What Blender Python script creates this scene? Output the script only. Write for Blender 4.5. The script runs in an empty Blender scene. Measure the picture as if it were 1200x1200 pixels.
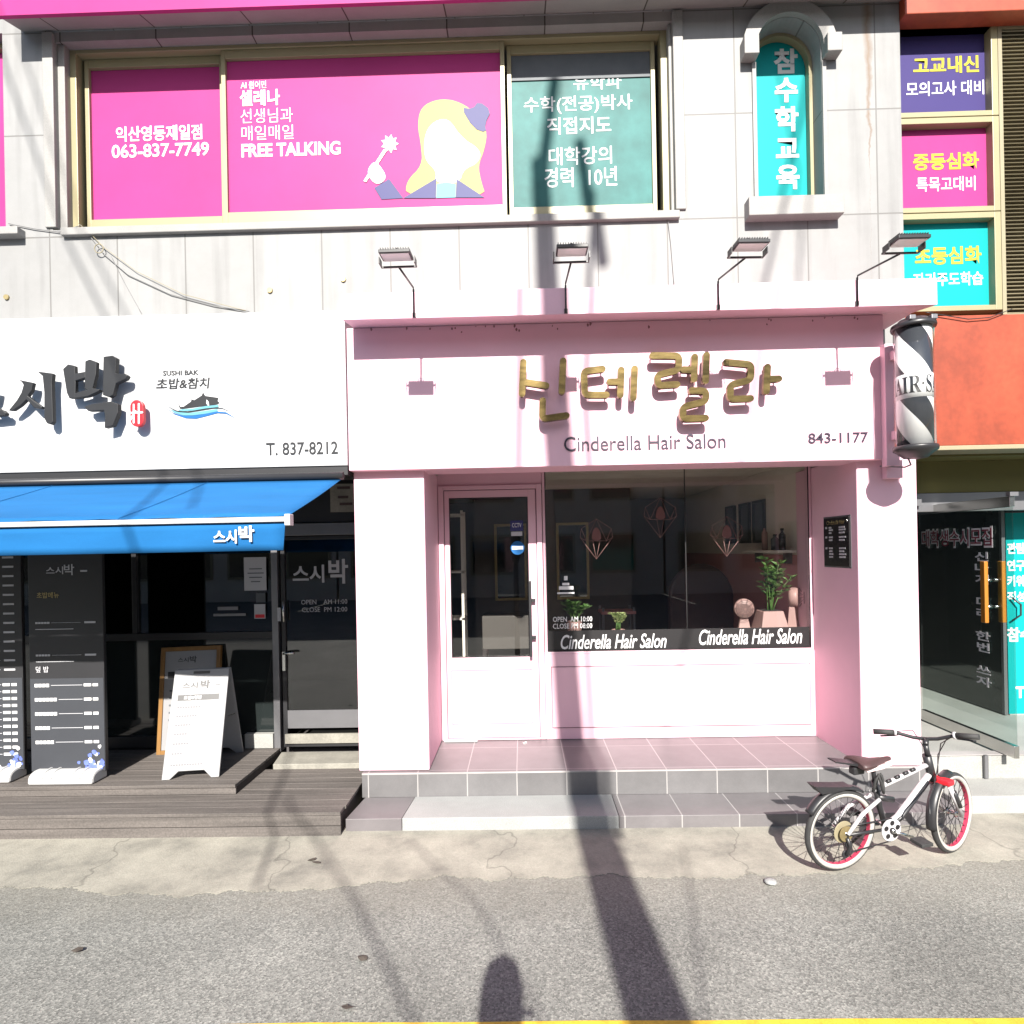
import bpy, bmesh, math, random
from mathutils import Vector, Matrix
random.seed(7)
C = bpy.context.scene.collection
rad = math.radians

# ------------------------------------------------------------------ camera, sky, sun, exposure
F_PX, SHIFT_PX, EYE = 713.0, 45.0, 1.87
YAW, ROLL = rad(1.0), rad(1.1)
fw = Vector((-math.sin(YAW), math.cos(YAW), 0)); r0 = Vector((math.cos(YAW), math.sin(YAW), 0)); u0 = Vector((0, 0, 1))
rt = r0 * math.cos(ROLL) - u0 * math.sin(ROLL); up = u0 * math.cos(ROLL) + r0 * math.sin(ROLL)
cd = bpy.data.cameras.new('camera'); cam = bpy.data.objects.new('camera', cd); C.objects.link(cam)
cam.matrix_world = Matrix((( rt.x, up.x, -fw.x, 0), (rt.y, up.y, -fw.y, 0), (rt.z, up.z, -fw.z, EYE), (0, 0, 0, 1)))
cd.sensor_width = 36; cd.lens = 36 * F_PX / 1200; cd.shift_y = SHIFT_PX / 1200; cd.clip_start = 0.05; cd.clip_end = 500
bpy.context.scene.camera = cam
SUN_EL, SUN_AZ = rad(35.0), 0.0        # the sun stands behind the viewpoint
w = bpy.data.worlds.new('World'); bpy.context.scene.world = w; w.use_nodes = True
nt = w.node_tree; sky = nt.nodes.new('ShaderNodeTexSky'); sky.sky_type = 'NISHITA'; sky.sun_disc = False
sky.sun_elevation = SUN_EL; sky.sun_rotation = math.pi; sky.altitude = 50; sky.air_density = 1.0; sky.dust_density = 1.2
bg = nt.nodes['Background']; bg.inputs['Strength'].default_value = 0.068
nt.links.new(sky.outputs['Color'], bg.inputs['Color'])
TO_SUN = Vector((math.sin(SUN_AZ) * math.cos(SUN_EL), -math.cos(SUN_AZ) * math.cos(SUN_EL), math.sin(SUN_EL)))
ld = bpy.data.lights.new('sun', 'SUN'); ld.energy = 4.7; ld.angle = rad(0.55); ld.color = (1.0, 0.95, 0.88)
sun = bpy.data.objects.new('sun', ld); C.objects.link(sun)
sun.rotation_euler = TO_SUN.to_track_quat('Z', 'Y').to_euler(); sun.location = (0, -20, 20)
vs = bpy.context.scene.view_settings
vs.view_transform = 'Standard'; vs.look = 'None'; vs.gamma = 1.0; vs.exposure = 1.45; vs.use_curve_mapping = False
try: bpy.context.scene.cycles.max_bounces = 10; bpy.context.scene.cycles.transparent_max_bounces = 16
except Exception: pass

# ------------------------------------------------------------------ survey helpers: photo point + known depth -> metres
def ray(u, v):
    return fw + rt * ((u - 600) / F_PX) + up * (-(v - 600 - SHIFT_PX) / F_PX)
def P(u, v, Y):
    d = ray(u, v); t = Y / d.y
    return (t * d.x, EYE + t * d.z)
def XA(u, v, Y): return P(u, v, Y)[0]
def ZA(u, v, Y): return P(u, v, Y)[1]
def G(u, v, z=0.0):
    d = ray(u, v); t = (z - EYE) / d.z
    return (t * d.x, t * d.y)
def box_px(u0_, v0_, u1_, v1_, Y):
    um, vm = (u0_ + u1_) / 2, (v0_ + v1_) / 2
    return XA(u0_, vm, Y), XA(u1_, vm, Y), ZA(um, v1_, Y), ZA(um, v0_, Y)

# ------------------------------------------------------------------ materials
def nodes_of(name):
    m = bpy.data.materials.new(name); m.use_nodes = True
    return m, m.node_tree.nodes, m.node_tree.links, m.node_tree.nodes['Principled BSDF']
def mat(name, col, rough=0.6, var=0.06, scale=3.0, metal=0.0, bump=0.0, bscale=60.0, coat=0.0, fine=0.0, stretch=None, spec=0.5):
    m, n, l, b = nodes_of(name)
    b.inputs['Roughness'].default_value = rough; b.inputs['Metallic'].default_value = metal
    b.inputs['Coat Weight'].default_value = coat; b.inputs['Coat Roughness'].default_value = 0.04
    b.inputs['Specular IOR Level'].default_value = spec
    tc = n.new('ShaderNodeTexCoord'); mp = n.new('ShaderNodeMapping'); l.new(tc.outputs['Object'], mp.inputs['Vector'])
    if stretch: mp.inputs['Scale'].default_value = stretch
    ns = n.new('ShaderNodeTexNoise'); ns.inputs['Scale'].default_value = scale; ns.inputs['Detail'].default_value = 6; ns.inputs['Roughness'].default_value = 0.6
    l.new(mp.outputs['Vector'], ns.inputs['Vector'])
    rp = n.new('ShaderNodeMapRange'); rp.inputs['From Min'].default_value = 0.25; rp.inputs['From Max'].default_value = 0.75
    rp.inputs['To Min'].default_value = 1 - var; rp.inputs['To Max'].default_value = 1 + var
    l.new(ns.outputs['Fac'], rp.inputs['Value'])
    val = rp.outputs['Result']
    if fine:
        n2 = n.new('ShaderNodeTexNoise'); n2.inputs['Scale'].default_value = bscale; n2.inputs['Detail'].default_value = 3
        l.new(tc.outputs['Object'], n2.inputs['Vector'])
        r2 = n.new('ShaderNodeMapRange'); r2.inputs['From Min'].default_value = 0.3; r2.inputs['From Max'].default_value = 0.7
        r2.inputs['To Min'].default_value = 1 - fine; r2.inputs['To Max'].default_value = 1 + fine
        l.new(n2.outputs['Fac'], r2.inputs['Value'])
        mu = n.new('ShaderNodeMath'); mu.operation = 'MULTIPLY'; l.new(val, mu.inputs[0]); l.new(r2.outputs['Result'], mu.inputs[1]); val = mu.outputs[0]
    vm = n.new('ShaderNodeVectorMath'); vm.operation = 'SCALE'; vm.inputs[0].default_value = col[:3]
    l.new(val, vm.inputs['Scale']); l.new(vm.outputs['Vector'], b.inputs['Base Color'])
    if bump:
        nb = n.new('ShaderNodeTexNoise'); nb.inputs['Scale'].default_value = bscale; nb.inputs['Detail'].default_value = 4
        l.new(tc.outputs['Object'], nb.inputs['Vector'])
        bp = n.new('ShaderNodeBump'); bp.inputs['Strength'].default_value = bump; bp.inputs['Distance'].default_value = 0.01
        l.new(nb.outputs['Fac'], bp.inputs['Height']); l.new(bp.outputs['Normal'], b.inputs['Normal'])
    m['base'] = 1
    return m
def glass(name, tint=(0.8, 0.82, 0.8), refl=1.0, f0=0.045):
    m, n, l, b = nodes_of(name); n.remove(b)
    out = n['Material Output']
    lw = n.new('ShaderNodeLayerWeight'); lw.inputs['Blend'].default_value = 0.5
    pw = n.new('ShaderNodeMath'); pw.operation = 'POWER'; pw.inputs[1].default_value = 5; l.new(lw.outputs['Facing'], pw.inputs[0])
    ma = n.new('ShaderNodeMath'); ma.operation = 'MULTIPLY_ADD'; ma.inputs[1].default_value = 1 - f0; ma.inputs[2].default_value = f0 * refl
    l.new(pw.outputs[0], ma.inputs[0])
    tr = n.new('ShaderNodeBsdfTransparent'); tr.inputs['Color'].default_value = (*tint, 1)
    gl = n.new('ShaderNodeBsdfGlossy'); gl.inputs['Roughness'].default_value = 0.01; gl.inputs['Color'].default_value = (1, 1, 1, 1)
    mx = n.new('ShaderNodeMixShader'); l.new(ma.outputs[0], mx.inputs[0]); l.new(tr.outputs[0], mx.inputs[1]); l.new(gl.outputs[0], mx.inputs[2])
    l.new(mx.outputs[0], out.inputs['Surface'])
    return m
def grid_mat(name, col, joint, px, pz, ox, oz, axes=('X', 'Z'), width=0.006, rough=0.6, var=0.08, cellvar=0.06, streak=0.0, rust=False):
    """slabs on a regular grid with thin joints; axes are the two object axes the slabs follow"""
    m, n, l, b = nodes_of(name); b.inputs['Roughness'].default_value = rough
    tc = n.new('ShaderNodeTexCoord'); sp = n.new('ShaderNodeSeparateXYZ'); l.new(tc.outputs['Object'], sp.inputs[0])
    def mth(op, a, c=None):
        x = n.new('ShaderNodeMath'); x.operation = op
        if hasattr(a, 'is_linked'): l.new(a, x.inputs[0])
        else: x.inputs[0].default_value = a
        if c is not None:
            if hasattr(c, 'is_linked'): l.new(c, x.inputs[1])
            else: x.inputs[1].default_value = c
        return x.outputs[0]
    def line(ax, p, o):
        s = mth('DIVIDE', mth('SUBTRACT', sp.outputs[ax], o), p)
        fr = mth('FRACT', s); d = mth('MULTIPLY', mth('MINIMUM', fr, mth('SUBTRACT', 1.0, fr)), p)
        return mth('LESS_THAN', d, width / 2), mth('FLOOR', s)
    la, ca = line(axes[0], px, ox); lb, cb = line(axes[1], pz, oz)
    jt = mth('MAXIMUM', la, lb)
    wn = n.new('ShaderNodeTexWhiteNoise'); wn.noise_dimensions = '2D'
    cx = n.new('ShaderNodeCombineXYZ'); l.new(ca, cx.inputs[0]); l.new(cb, cx.inputs[1]); l.new(cx.outputs[0], wn.inputs['Vector'])
    cell = mth('ADD', mth('MULTIPLY', wn.outputs['Value'], 2 * cellvar), 1 - cellvar)
    ns = n.new('ShaderNodeTexNoise'); ns.inputs['Scale'].default_value = 4; ns.inputs['Detail'].default_value = 8; ns.inputs['Roughness'].default_value = 0.7; l.new(tc.outputs['Object'], ns.inputs['Vector'])
    nz = mth('ADD', mth('MULTIPLY', ns.outputs['Fac'], 2 * var), 1 - var)
    tot = mth('MULTIPLY', cell, nz)
    nf = n.new('ShaderNodeTexNoise'); nf.inputs['Scale'].default_value = 220; nf.inputs['Detail'].default_value = 2; l.new(tc.outputs['Object'], nf.inputs['Vector'])
    tot = mth('MULTIPLY', tot, mth('ADD', mth('MULTIPLY', nf.outputs['Fac'], 0.24), 0.88))
    if streak:
        mp = n.new('ShaderNodeMapping'); mp.inputs['Scale'].default_value = (7, 7, 0.5); l.new(tc.outputs['Object'], mp.inputs['Vector'])
        nk = n.new('ShaderNodeTexNoise'); nk.inputs['Scale'].default_value = 1.6; nk.inputs['Detail'].default_value = 5; l.new(mp.outputs['Vector'], nk.inputs['Vector'])
        mr = n.new('ShaderNodeMapRange'); mr.inputs['From Min'].default_value = 0.5; mr.inputs['From Max'].default_value = 0.75
        mr.inputs['To Min'].default_value = 1.0; mr.inputs['To Max'].default_value = 1 - streak; l.new(nk.outputs['Fac'], mr.inputs['Value'])
        tot = mth('MULTIPLY', tot, mr.outputs['Result'])
    vm = n.new('ShaderNodeVectorMath'); vm.operation = 'SCALE'; vm.inputs[0].default_value = col; l.new(tot, vm.inputs['Scale'])
    if rust:      # a brown run-off stain near the right corner, narrowing downwards
        dx = mth('ABSOLUTE', mth('ADD', mth('SUBTRACT', sp.outputs['X'], 3.21), mth('MULTIPLY', mth('SUBTRACT', ns.outputs['Fac'], 0.5), 0.10)))
        zz = n.new('ShaderNodeMapRange'); zz.inputs['From Min'].default_value = 2.2; zz.inputs['From Max'].default_value = 3.4; zz.inputs['To Min'].default_value = 0.0; zz.inputs['To Max'].default_value = 0.05; l.new(sp.outputs['Z'], zz.inputs['Value'])
        st = mth('MULTIPLY', mth('MAXIMUM', mth('SUBTRACT', 1.0, mth('DIVIDE', dx, mth('MAXIMUM', zz.outputs['Result'], 0.001))), 0.0), 0.75)
        mr2 = n.new('ShaderNodeMix'); mr2.data_type = 'RGBA'; l.new(st, mr2.inputs['Factor']); l.new(vm.outputs['Vector'], mr2.inputs['A']); mr2.inputs['B'].default_value = (0.13, 0.075, 0.035, 1)
        class _V: pass
        vm = _V(); vm.outputs = {'Vector': mr2.outputs['Result']}
    mx = n.new('ShaderNodeMix'); mx.data_type = 'RGBA'; l.new(jt, mx.inputs['Factor']); l.new(vm.outputs['Vector'], mx.inputs['A']); mx.inputs['B'].default_value = (*joint, 1)
    l.new(mx.outputs['Result'], b.inputs['Base Color'])
    bp = n.new('ShaderNodeBump'); bp.inputs['Strength'].default_value = 0.5; bp.inputs['Distance'].default_value = 0.006; bp.invert = True
    l.new(jt, bp.inputs['Height']); l.new(bp.outputs['Normal'], b.inputs['Normal'])
    return m

M = {}
M['pink'] = mat('pink_render', (0.68, 0.42, 0.495), 0.6, 0.05, 1.6, bump=0.08, bscale=90, spec=0.3)
M['pinkframe'] = mat('pink_enamel', (0.69, 0.43, 0.505), 0.4, 0.03, 2.0)
M['groove'] = mat('groove_shadow_gap', (0.22, 0.12, 0.14), 0.7)
M['granite'] = grid_mat('granite_cladding', (0.212, 0.213, 0.211), (0.115, 0.113, 0.108), 0.535, 0.80, -0.48, 1.89, width=0.010, rough=0.6, var=0.16, cellvar=0.06, streak=0.20, rust=True)
M['granite_trim'] = mat('granite_trim', (0.23, 0.225, 0.215), 0.6, 0.12, 4, bump=0.05, fine=0.10, bscale=150)
M['soffit'] = grid_mat('soffit_slab', (0.24, 0.225, 0.215), (0.05, 0.04, 0.035), 0.76, 5.0, -2.29, 0, axes=('X', 'Y'), width=0.010, rough=0.7, var=0.2, cellvar=0.05)
M['bronze'] = mat('cream_aluminium', (0.27, 0.24, 0.14), 0.4, 0.06, 3, metal=0.1)
M['magenta'] = mat('magenta_film', (0.35, 0.036, 0.160), 0.5, 0.10, 1.2, spec=0.12)
M['teal'] = mat('teal_film', (0.036, 0.130, 0.124), 0.5, 0.34, 3.6, spec=0.15)
M['blindgrey'] = mat('grey_blind', (0.10, 0.11, 0.12), 0.5, 0.15, 5, spec=0.15)
M['cyan'] = mat('cyan_film', (0.005, 0.265, 0.27), 0.5, 0.04, 1.2, spec=0.12)
M['purple'] = mat('violet_film', (0.042, 0.032, 0.125), 0.5, 0.06, 1.2, spec=0.15)
M['vwhite'] = mat('white_vinyl', (0.62, 0.62, 0.62), 0.5, 0.01, spec=0.2)
M['vyellow'] = mat('yellow_vinyl', (0.42, 0.36, 0.035), 0.5, 0.02, spec=0.2)
M['vblack'] = mat('black_vinyl', (0.015, 0.014, 0.015), 0.4, 0.05)
M['vnavy'] = mat('navy_vinyl', (0.040, 0.040, 0.13), 0.5, 0.02, spec=0.2)
M['hairyellow'] = mat('pale_yellow_vinyl', (0.33, 0.29, 0.085), 0.5, 0.02, spec=0.2)
M['signwhite'] = mat('white_sign_panel', (0.44, 0.445, 0.45), 0.5, 0.03, 1.5, spec=0.3)
M['gold'] = mat('brushed_brass', (0.165, 0.120, 0.046), 0.25, 0.65, 7, metal=0.85, stretch=(1, 1, 4))
M['charcoal'] = mat('charcoal_letter', (0.016, 0.017, 0.019), 0.5, 0.15, 5, spec=0.3)
M['dark'] = mat('black_metal', (0.02, 0.02, 0.022), 0.4, 0.08, 6)
M['greymetal'] = mat('grey_metal', (0.20, 0.20, 0.21), 0.38, 0.06, 6, metal=0.6)
M['steel'] = mat('brushed_steel', (0.60, 0.60, 0.58), 0.22, 0.08, 8, metal=1.0)
M['taupe'] = mat('dim_taupe_laminate', (0.065, 0.056, 0.050), 0.6, 0.1)
M['sideglass'] = mat('grey_backed_glass', (0.034, 0.039, 0.038), 0.07, 0.15, 2, coat=0.6)
M['decaldark'] = mat('brown_red_vinyl', (0.12, 0.045, 0.04), 0.5, 0.05)
M['stain'] = mat('brown_drip_stain', (0.20, 0.10, 0.10), 0.8, 0.2, 30)
M['boardwhite'] = mat('white_sign_board', (0.235, 0.235, 0.24), 0.5, 0.05, 4)
M['red'] = mat('red_paint', (0.55, 0.015, 0.025), 0.4, 0.04)
M['blueaw'] = mat('blue_canvas', (0.010, 0.100, 0.265), 0.85, 0.16, 1.6, bump=0.10, bscale=220, spec=0.15, stretch=(0.6, 3, 3), fine=0.05)
M['skyblue'] = mat('light_blue_vinyl', (0.10, 0.27, 0.32), 0.5, spec=0.2)
M['midblue'] = mat('mid_blue_vinyl', (0.012, 0.10, 0.28), 0.5, spec=0.2)
M['tile'] = grid_mat('grey_floor_tile', (0.128, 0.118, 0.122), (0.27, 0.25, 0.25), 0.362, 0.50, -1.657, 0.47, axes=('X', 'Y'), width=0.008, rough=0.42, var=0.30, cellvar=0.08)
M['tileriser'] = grid_mat('grey_riser_tile', (0.115, 0.112, 0.114), (0.28, 0.27, 0.265), 0.362, 3.0, -1.657, -1.0, axes=('X', 'Z'), width=0.008, rough=0.45, var=0.34, cellvar=0.10)
M['tilelow'] = grid_mat('grey_tread_tile', (0.128, 0.120, 0.123), (0.28, 0.27, 0.265), 0.38, 3.0, -0.212, -1.0, axes=('X', 'Y'), width=0.008, rough=0.45, var=0.34, cellvar=0.08)
M['tileplain'] = mat('grey_plain_tile', (0.128, 0.118, 0.122), 0.45, 0.14, 5, fine=0.08, bscale=200)
M['slab'] = mat('pale_granite_slab', (0.26, 0.265, 0.26), 0.6, 0.10, 5, fine=0.16, bscale=170, bump=0.04)
M['grout'] = mat('pale_grout', (0.30, 0.285, 0.28), 0.85, 0.2)
M['stone'] = mat('grey_granite_step', (0.27, 0.27, 0.255), 0.65, 0.14, 3, fine=0.15, bscale=150, bump=0.06)
M['threshold'] = mat('weathered_cement', (0.215, 0.206, 0.178), 0.8, 0.22, 6, fine=0.1, bscale=60, bump=0.1)
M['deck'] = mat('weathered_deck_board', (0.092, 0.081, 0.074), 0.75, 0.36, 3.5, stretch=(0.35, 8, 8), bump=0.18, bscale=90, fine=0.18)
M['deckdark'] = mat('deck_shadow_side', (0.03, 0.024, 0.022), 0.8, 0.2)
M['plasticw'] = mat('white_plastic', (0.40, 0.40, 0.40), 0.45, 0.05)
M['menublack'] = mat('printed_black_board', (0.018, 0.018, 0.020), 0.45, 0.15, 3)
M['menugrey'] = mat('printed_slate_board', (0.035, 0.038, 0.045), 0.5, 0.1, 3)
M['wood'] = mat('oak_frame', (0.20, 0.10, 0.025), 0.5, 0.18, 5, stretch=(6, 6, 0.6))
M['paper'] = mat('white_paper', (0.40, 0.40, 0.42), 0.6, 0.03)
M['orange'] = mat('orange_panel', (0.25, 0.044, 0.018), 0.45, 0.34, 2.2, stretch=(1.2, 1.2, 0.8), fine=0.10, bscale=25)
M['olive'] = mat('olive_render', (0.10, 0.092, 0.022), 0.7, 0.08)
M['louvre'] = mat('cream_louvre', (0.24, 0.21, 0.135), 0.5, 0.08)
M['orangewood'] = mat('orange_wood_handle', (0.32, 0.125, 0.016), 0.4, 0.12, 4, stretch=(6, 6, 0.5))
M['glass'] = glass('clear_glass', (0.955, 0.965, 0.96), 1.0)
M['glassdoor'] = glass('tempered_glass', (0.80, 0.86, 0.84), 1.3)
M['darkglass'] = glass('dark_tinted_glass', (0.40, 0.42, 0.42), 1.6, 0.06)
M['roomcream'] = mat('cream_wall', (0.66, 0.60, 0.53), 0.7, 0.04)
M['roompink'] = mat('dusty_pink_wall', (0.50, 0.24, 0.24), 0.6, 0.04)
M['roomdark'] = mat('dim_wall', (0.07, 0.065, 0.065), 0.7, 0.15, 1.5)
M['roomfloor'] = mat('pale_floor', (0.42, 0.38, 0.35), 0.5, 0.1)
M['potpink'] = mat('pale_pink_ceramic', (0.30, 0.18, 0.165), 0.5, 0.05)
M['leaf'] = mat('green_leaf', (0.06, 0.12, 0.03), 0.45, 0.3, 20)
M['leafpale'] = mat('pale_green_leaf', (0.25, 0.30, 0.12), 0.5, 0.3, 20)
M['rubber'] = mat('black_rubber', (0.028, 0.028, 0.028), 0.75, 0.25, 20)
M['whitewall'] = mat('white_tyre_wall', (0.36, 0.345, 0.32), 0.6, 0.20, 14)
M['rimpink'] = mat('raspberry_rim', (0.36, 0.035, 0.075), 0.4, 0.12)
M['bikewhite'] = mat('white_frame_paint', (0.46, 0.45, 0.46), 0.3, 0.12, 12)
M['brown'] = mat('brown_leather', (0.055, 0.030, 0.030), 0.5, 0.1)
M['saddlepink'] = mat('pale_pink_leather', (0.72, 0.55, 0.55), 0.5, 0.05)
M['sprocket'] = mat('dull_brass_sprocket', (0.35, 0.28, 0.14), 0.4, 0.2, 30, metal=0.7)
M['concrete'] = mat('pole_concrete', (0.30, 0.29, 0.28), 0.8, 0.1)
M['brick'] = mat('pale_render_wall', (0.46, 0.43, 0.39), 0.8, 0.15, 1.0)
M['cableg'] = mat('grey_cable', (0.16, 0.16, 0.16), 0.6)
M['leafdead'] = mat('dry_brown_leaf', (0.05, 0.04, 0.032), 0.8, 0.3, 40)
M['led'] = mat('lamp_lens', (0.70, 0.70, 0.68), 0.15, 0.02)

# asphalt, pavement
def asphalt():
    m, n, l, b = nodes_of('worn_asphalt'); b.inputs['Roughness'].default_value = 0.9
    tc = n.new('ShaderNodeTexCoord')
    v = n.new('ShaderNodeTexVoronoi'); v.inputs['Scale'].default_value = 120; v.inputs['Randomness'].default_value = 1; l.new(tc.outputs['Object'], v.inputs['Vector'])
    sp = n.new('ShaderNodeSeparateColor'); l.new(v.outputs['Color'], sp.inputs[0])
    cr = n.new('ShaderNodeValToRGB'); e = cr.color_ramp.elements
    e[0].position = 0.0; e[0].color = (0.090, 0.091, 0.084, 1); e[1].position = 1.0; e[1].color = (0.235, 0.234, 0.214, 1)
    a = e.new(0.45); a.color = (0.146, 0.147, 0.136, 1); a2 = e.new(0.8); a2.color = (0.178, 0.178, 0.164, 1)
    l.new(sp.outputs[0], cr.inputs[0])
    ns = n.new('ShaderNodeTexNoise'); ns.inputs['Scale'].default_value = 1.3; ns.inputs['Detail'].default_value = 6; l.new(tc.outputs['Object'], ns.inputs['Vector'])
    mr = n.new('ShaderNodeMapRange'); mr.inputs['From Min'].default_value = 0.3; mr.inputs['From Max'].default_value = 0.7; mr.inputs['To Min'].default_value = 0.84; mr.inputs['To Max'].default_value = 1.26; l.new(ns.outputs['Fac'], mr.inputs['Value'])
    nf = n.new('ShaderNodeTexNoise'); nf.inputs['Scale'].default_value = 190; nf.inputs['Detail'].default_value = 2; l.new(tc.outputs['Object'], nf.inputs['Vector'])
    m2 = n.new('ShaderNodeMapRange'); m2.inputs['To Min'].default_value = 0.6; m2.inputs['To Max'].default_value = 1.4; l.new(nf.outputs['Fac'], m2.inputs['Value'])
    mu = n.new('ShaderNodeMath'); mu.operation = 'MULTIPLY'; l.new(mr.outputs[0], mu.inputs[0]); l.new(m2.outputs[0], mu.inputs[1])
    vm = n.new('ShaderNodeVectorMath'); vm.operation = 'SCALE'; l.new(cr.outputs[0], vm.inputs[0]); l.new(mu.outputs[0], vm.inputs['Scale'])
    # sandy dust blown onto the asphalt beside the pavement, and pale worn patches
    sxyz = n.new('ShaderNodeSeparateXYZ'); l.new(tc.outputs['Object'], sxyz.inputs[0])
    nd = n.new('ShaderNodeTexNoise'); nd.inputs['Scale'].default_value = 7; nd.inputs['Detail'].default_value = 8; nd.inputs['Roughness'].default_value = 0.75; l.new(tc.outputs['Object'], nd.inputs['Vector'])
    ya = n.new('ShaderNodeMath'); ya.operation = 'MULTIPLY_ADD'; ya.inputs[1].default_value = 0.55; l.new(nd.outputs['Fac'], ya.inputs[0]); l.new(sxyz.outputs['Y'], ya.inputs[2])
    yr = n.new('ShaderNodeMapRange'); yr.inputs['From Min'].default_value = 3.28; yr.inputs['From Max'].default_value = 3.85; yr.inputs['To Min'].default_value = 0; yr.inputs['To Max'].default_value = 0.5; l.new(ya.outputs[0], yr.inputs['Value'])
    dm = n.new('ShaderNodeMix'); dm.data_type = 'RGBA'; l.new(yr.outputs[0], dm.inputs['Factor']); l.new(vm.outputs[0], dm.inputs['A']); dm.inputs['B'].default_value = (0.205, 0.19, 0.155, 1)
    l.new(dm.outputs['Result'], b.inputs['Base Color'])
    bp = n.new('ShaderNodeBump'); bp.inputs['Strength'].default_value = 0.4; bp.inputs['Distance'].default_value = 0.004; l.new(v.outputs['Distance'], bp.inputs['Height'])
    l.new(bp.outputs[0], b.inputs['Normal'])
    return m
def pavement():
    m, n, l, b = nodes_of('sandy_cement'); b.inputs['Roughness'].default_value = 0.9
    tc = n.new('ShaderNodeTexCoord')
    ns = n.new('ShaderNodeTexNoise'); ns.inputs['Scale'].default_value = 2.6; ns.inputs['Detail'].default_value = 10; ns.inputs['Roughness'].default_value = 0.68; l.new(tc.outputs['Object'], ns.inputs['Vector'])
    cr = n.new('ShaderNodeValToRGB'); e = cr.color_ramp.elements
    e[0].position = 0.30; e[0].color = (0.138, 0.133, 0.116, 1); e[1].position = 0.68; e[1].color = (0.305, 0.290, 0.245, 1)
    a = e.new(0.5); a.color = (0.240, 0.228, 0.193, 1)
    l.new(ns.outputs['Fac'], cr.inputs[0])
    nf = n.new('ShaderNodeTexNoise'); nf.inputs['Scale'].default_value = 120; nf.inputs['Detail'].default_value = 4; l.new(tc.outputs['Object'], nf.inputs['Vector'])
    m2 = n.new('ShaderNodeMapRange'); m2.inputs['To Min'].default_value = 0.72; m2.inputs['To Max'].default_value = 1.28; l.new(nf.outputs['Fac'], m2.inputs['Value'])
    # hairline cracks
    nw = n.new('ShaderNodeTexNoise'); nw.inputs['Scale'].default_value = 5; l.new(tc.outputs['Object'], nw.inputs['Vector'])
    ad = n.new('ShaderNodeMixRGB'); ad.blend_type = 'ADD'; ad.inputs[0].default_value = 0.35; l.new(tc.outputs['Object'], ad.inputs[1]); l.new(nw.outputs['Color'], ad.inputs[2])
    vo = n.new('ShaderNodeTexVoronoi'); vo.feature = 'DISTANCE_TO_EDGE'; vo.inputs['Scale'].default_value = 0.55; l.new(ad.outputs[0], vo.inputs['Vector'])
    lt = n.new('ShaderNodeMapRange'); lt.inputs['From Min'].default_value = 0.0; lt.inputs['From Max'].default_value = 0.006; lt.inputs['To Min'].default_value = 0.62; lt.inputs['To Max'].default_value = 1; l.new(vo.outputs['Distance'], lt.inputs['Value'])
    mu = n.new('ShaderNodeMath'); mu.operation = 'MULTIPLY'; l.new(m2.outputs[0], mu.inputs[0]); l.new(lt.outputs[0], mu.inputs[1])
    vm = n.new('ShaderNodeVectorMath'); vm.operation = 'SCALE'; l.new(cr.outputs[0], vm.inputs[0]); l.new(mu.outputs[0], vm.inputs['Scale'])
    l.new(vm.outputs[0], b.inputs['Base Color'])
    bp = n.new('ShaderNodeBump'); bp.inputs['Strength'].default_value = 0.35; bp.inputs['Distance'].default_value = 0.008; l.new(nf.outputs['Fac'], bp.inputs['Height'])
    l.new(bp.outputs[0], b.inputs['Normal'])
    return m
M['asphalt'] = asphalt(); M['pavement'] = pavement()
M['yellow'] = mat('worn_yellow_paint', (0.55, 0.36, 0.03), 0.7, 0.25, 12, fine=0.15, bscale=120)
M['earth'] = mat('far_ground', (0.16, 0.16, 0.15), 0.9, 0.15, 0.5)

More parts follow.
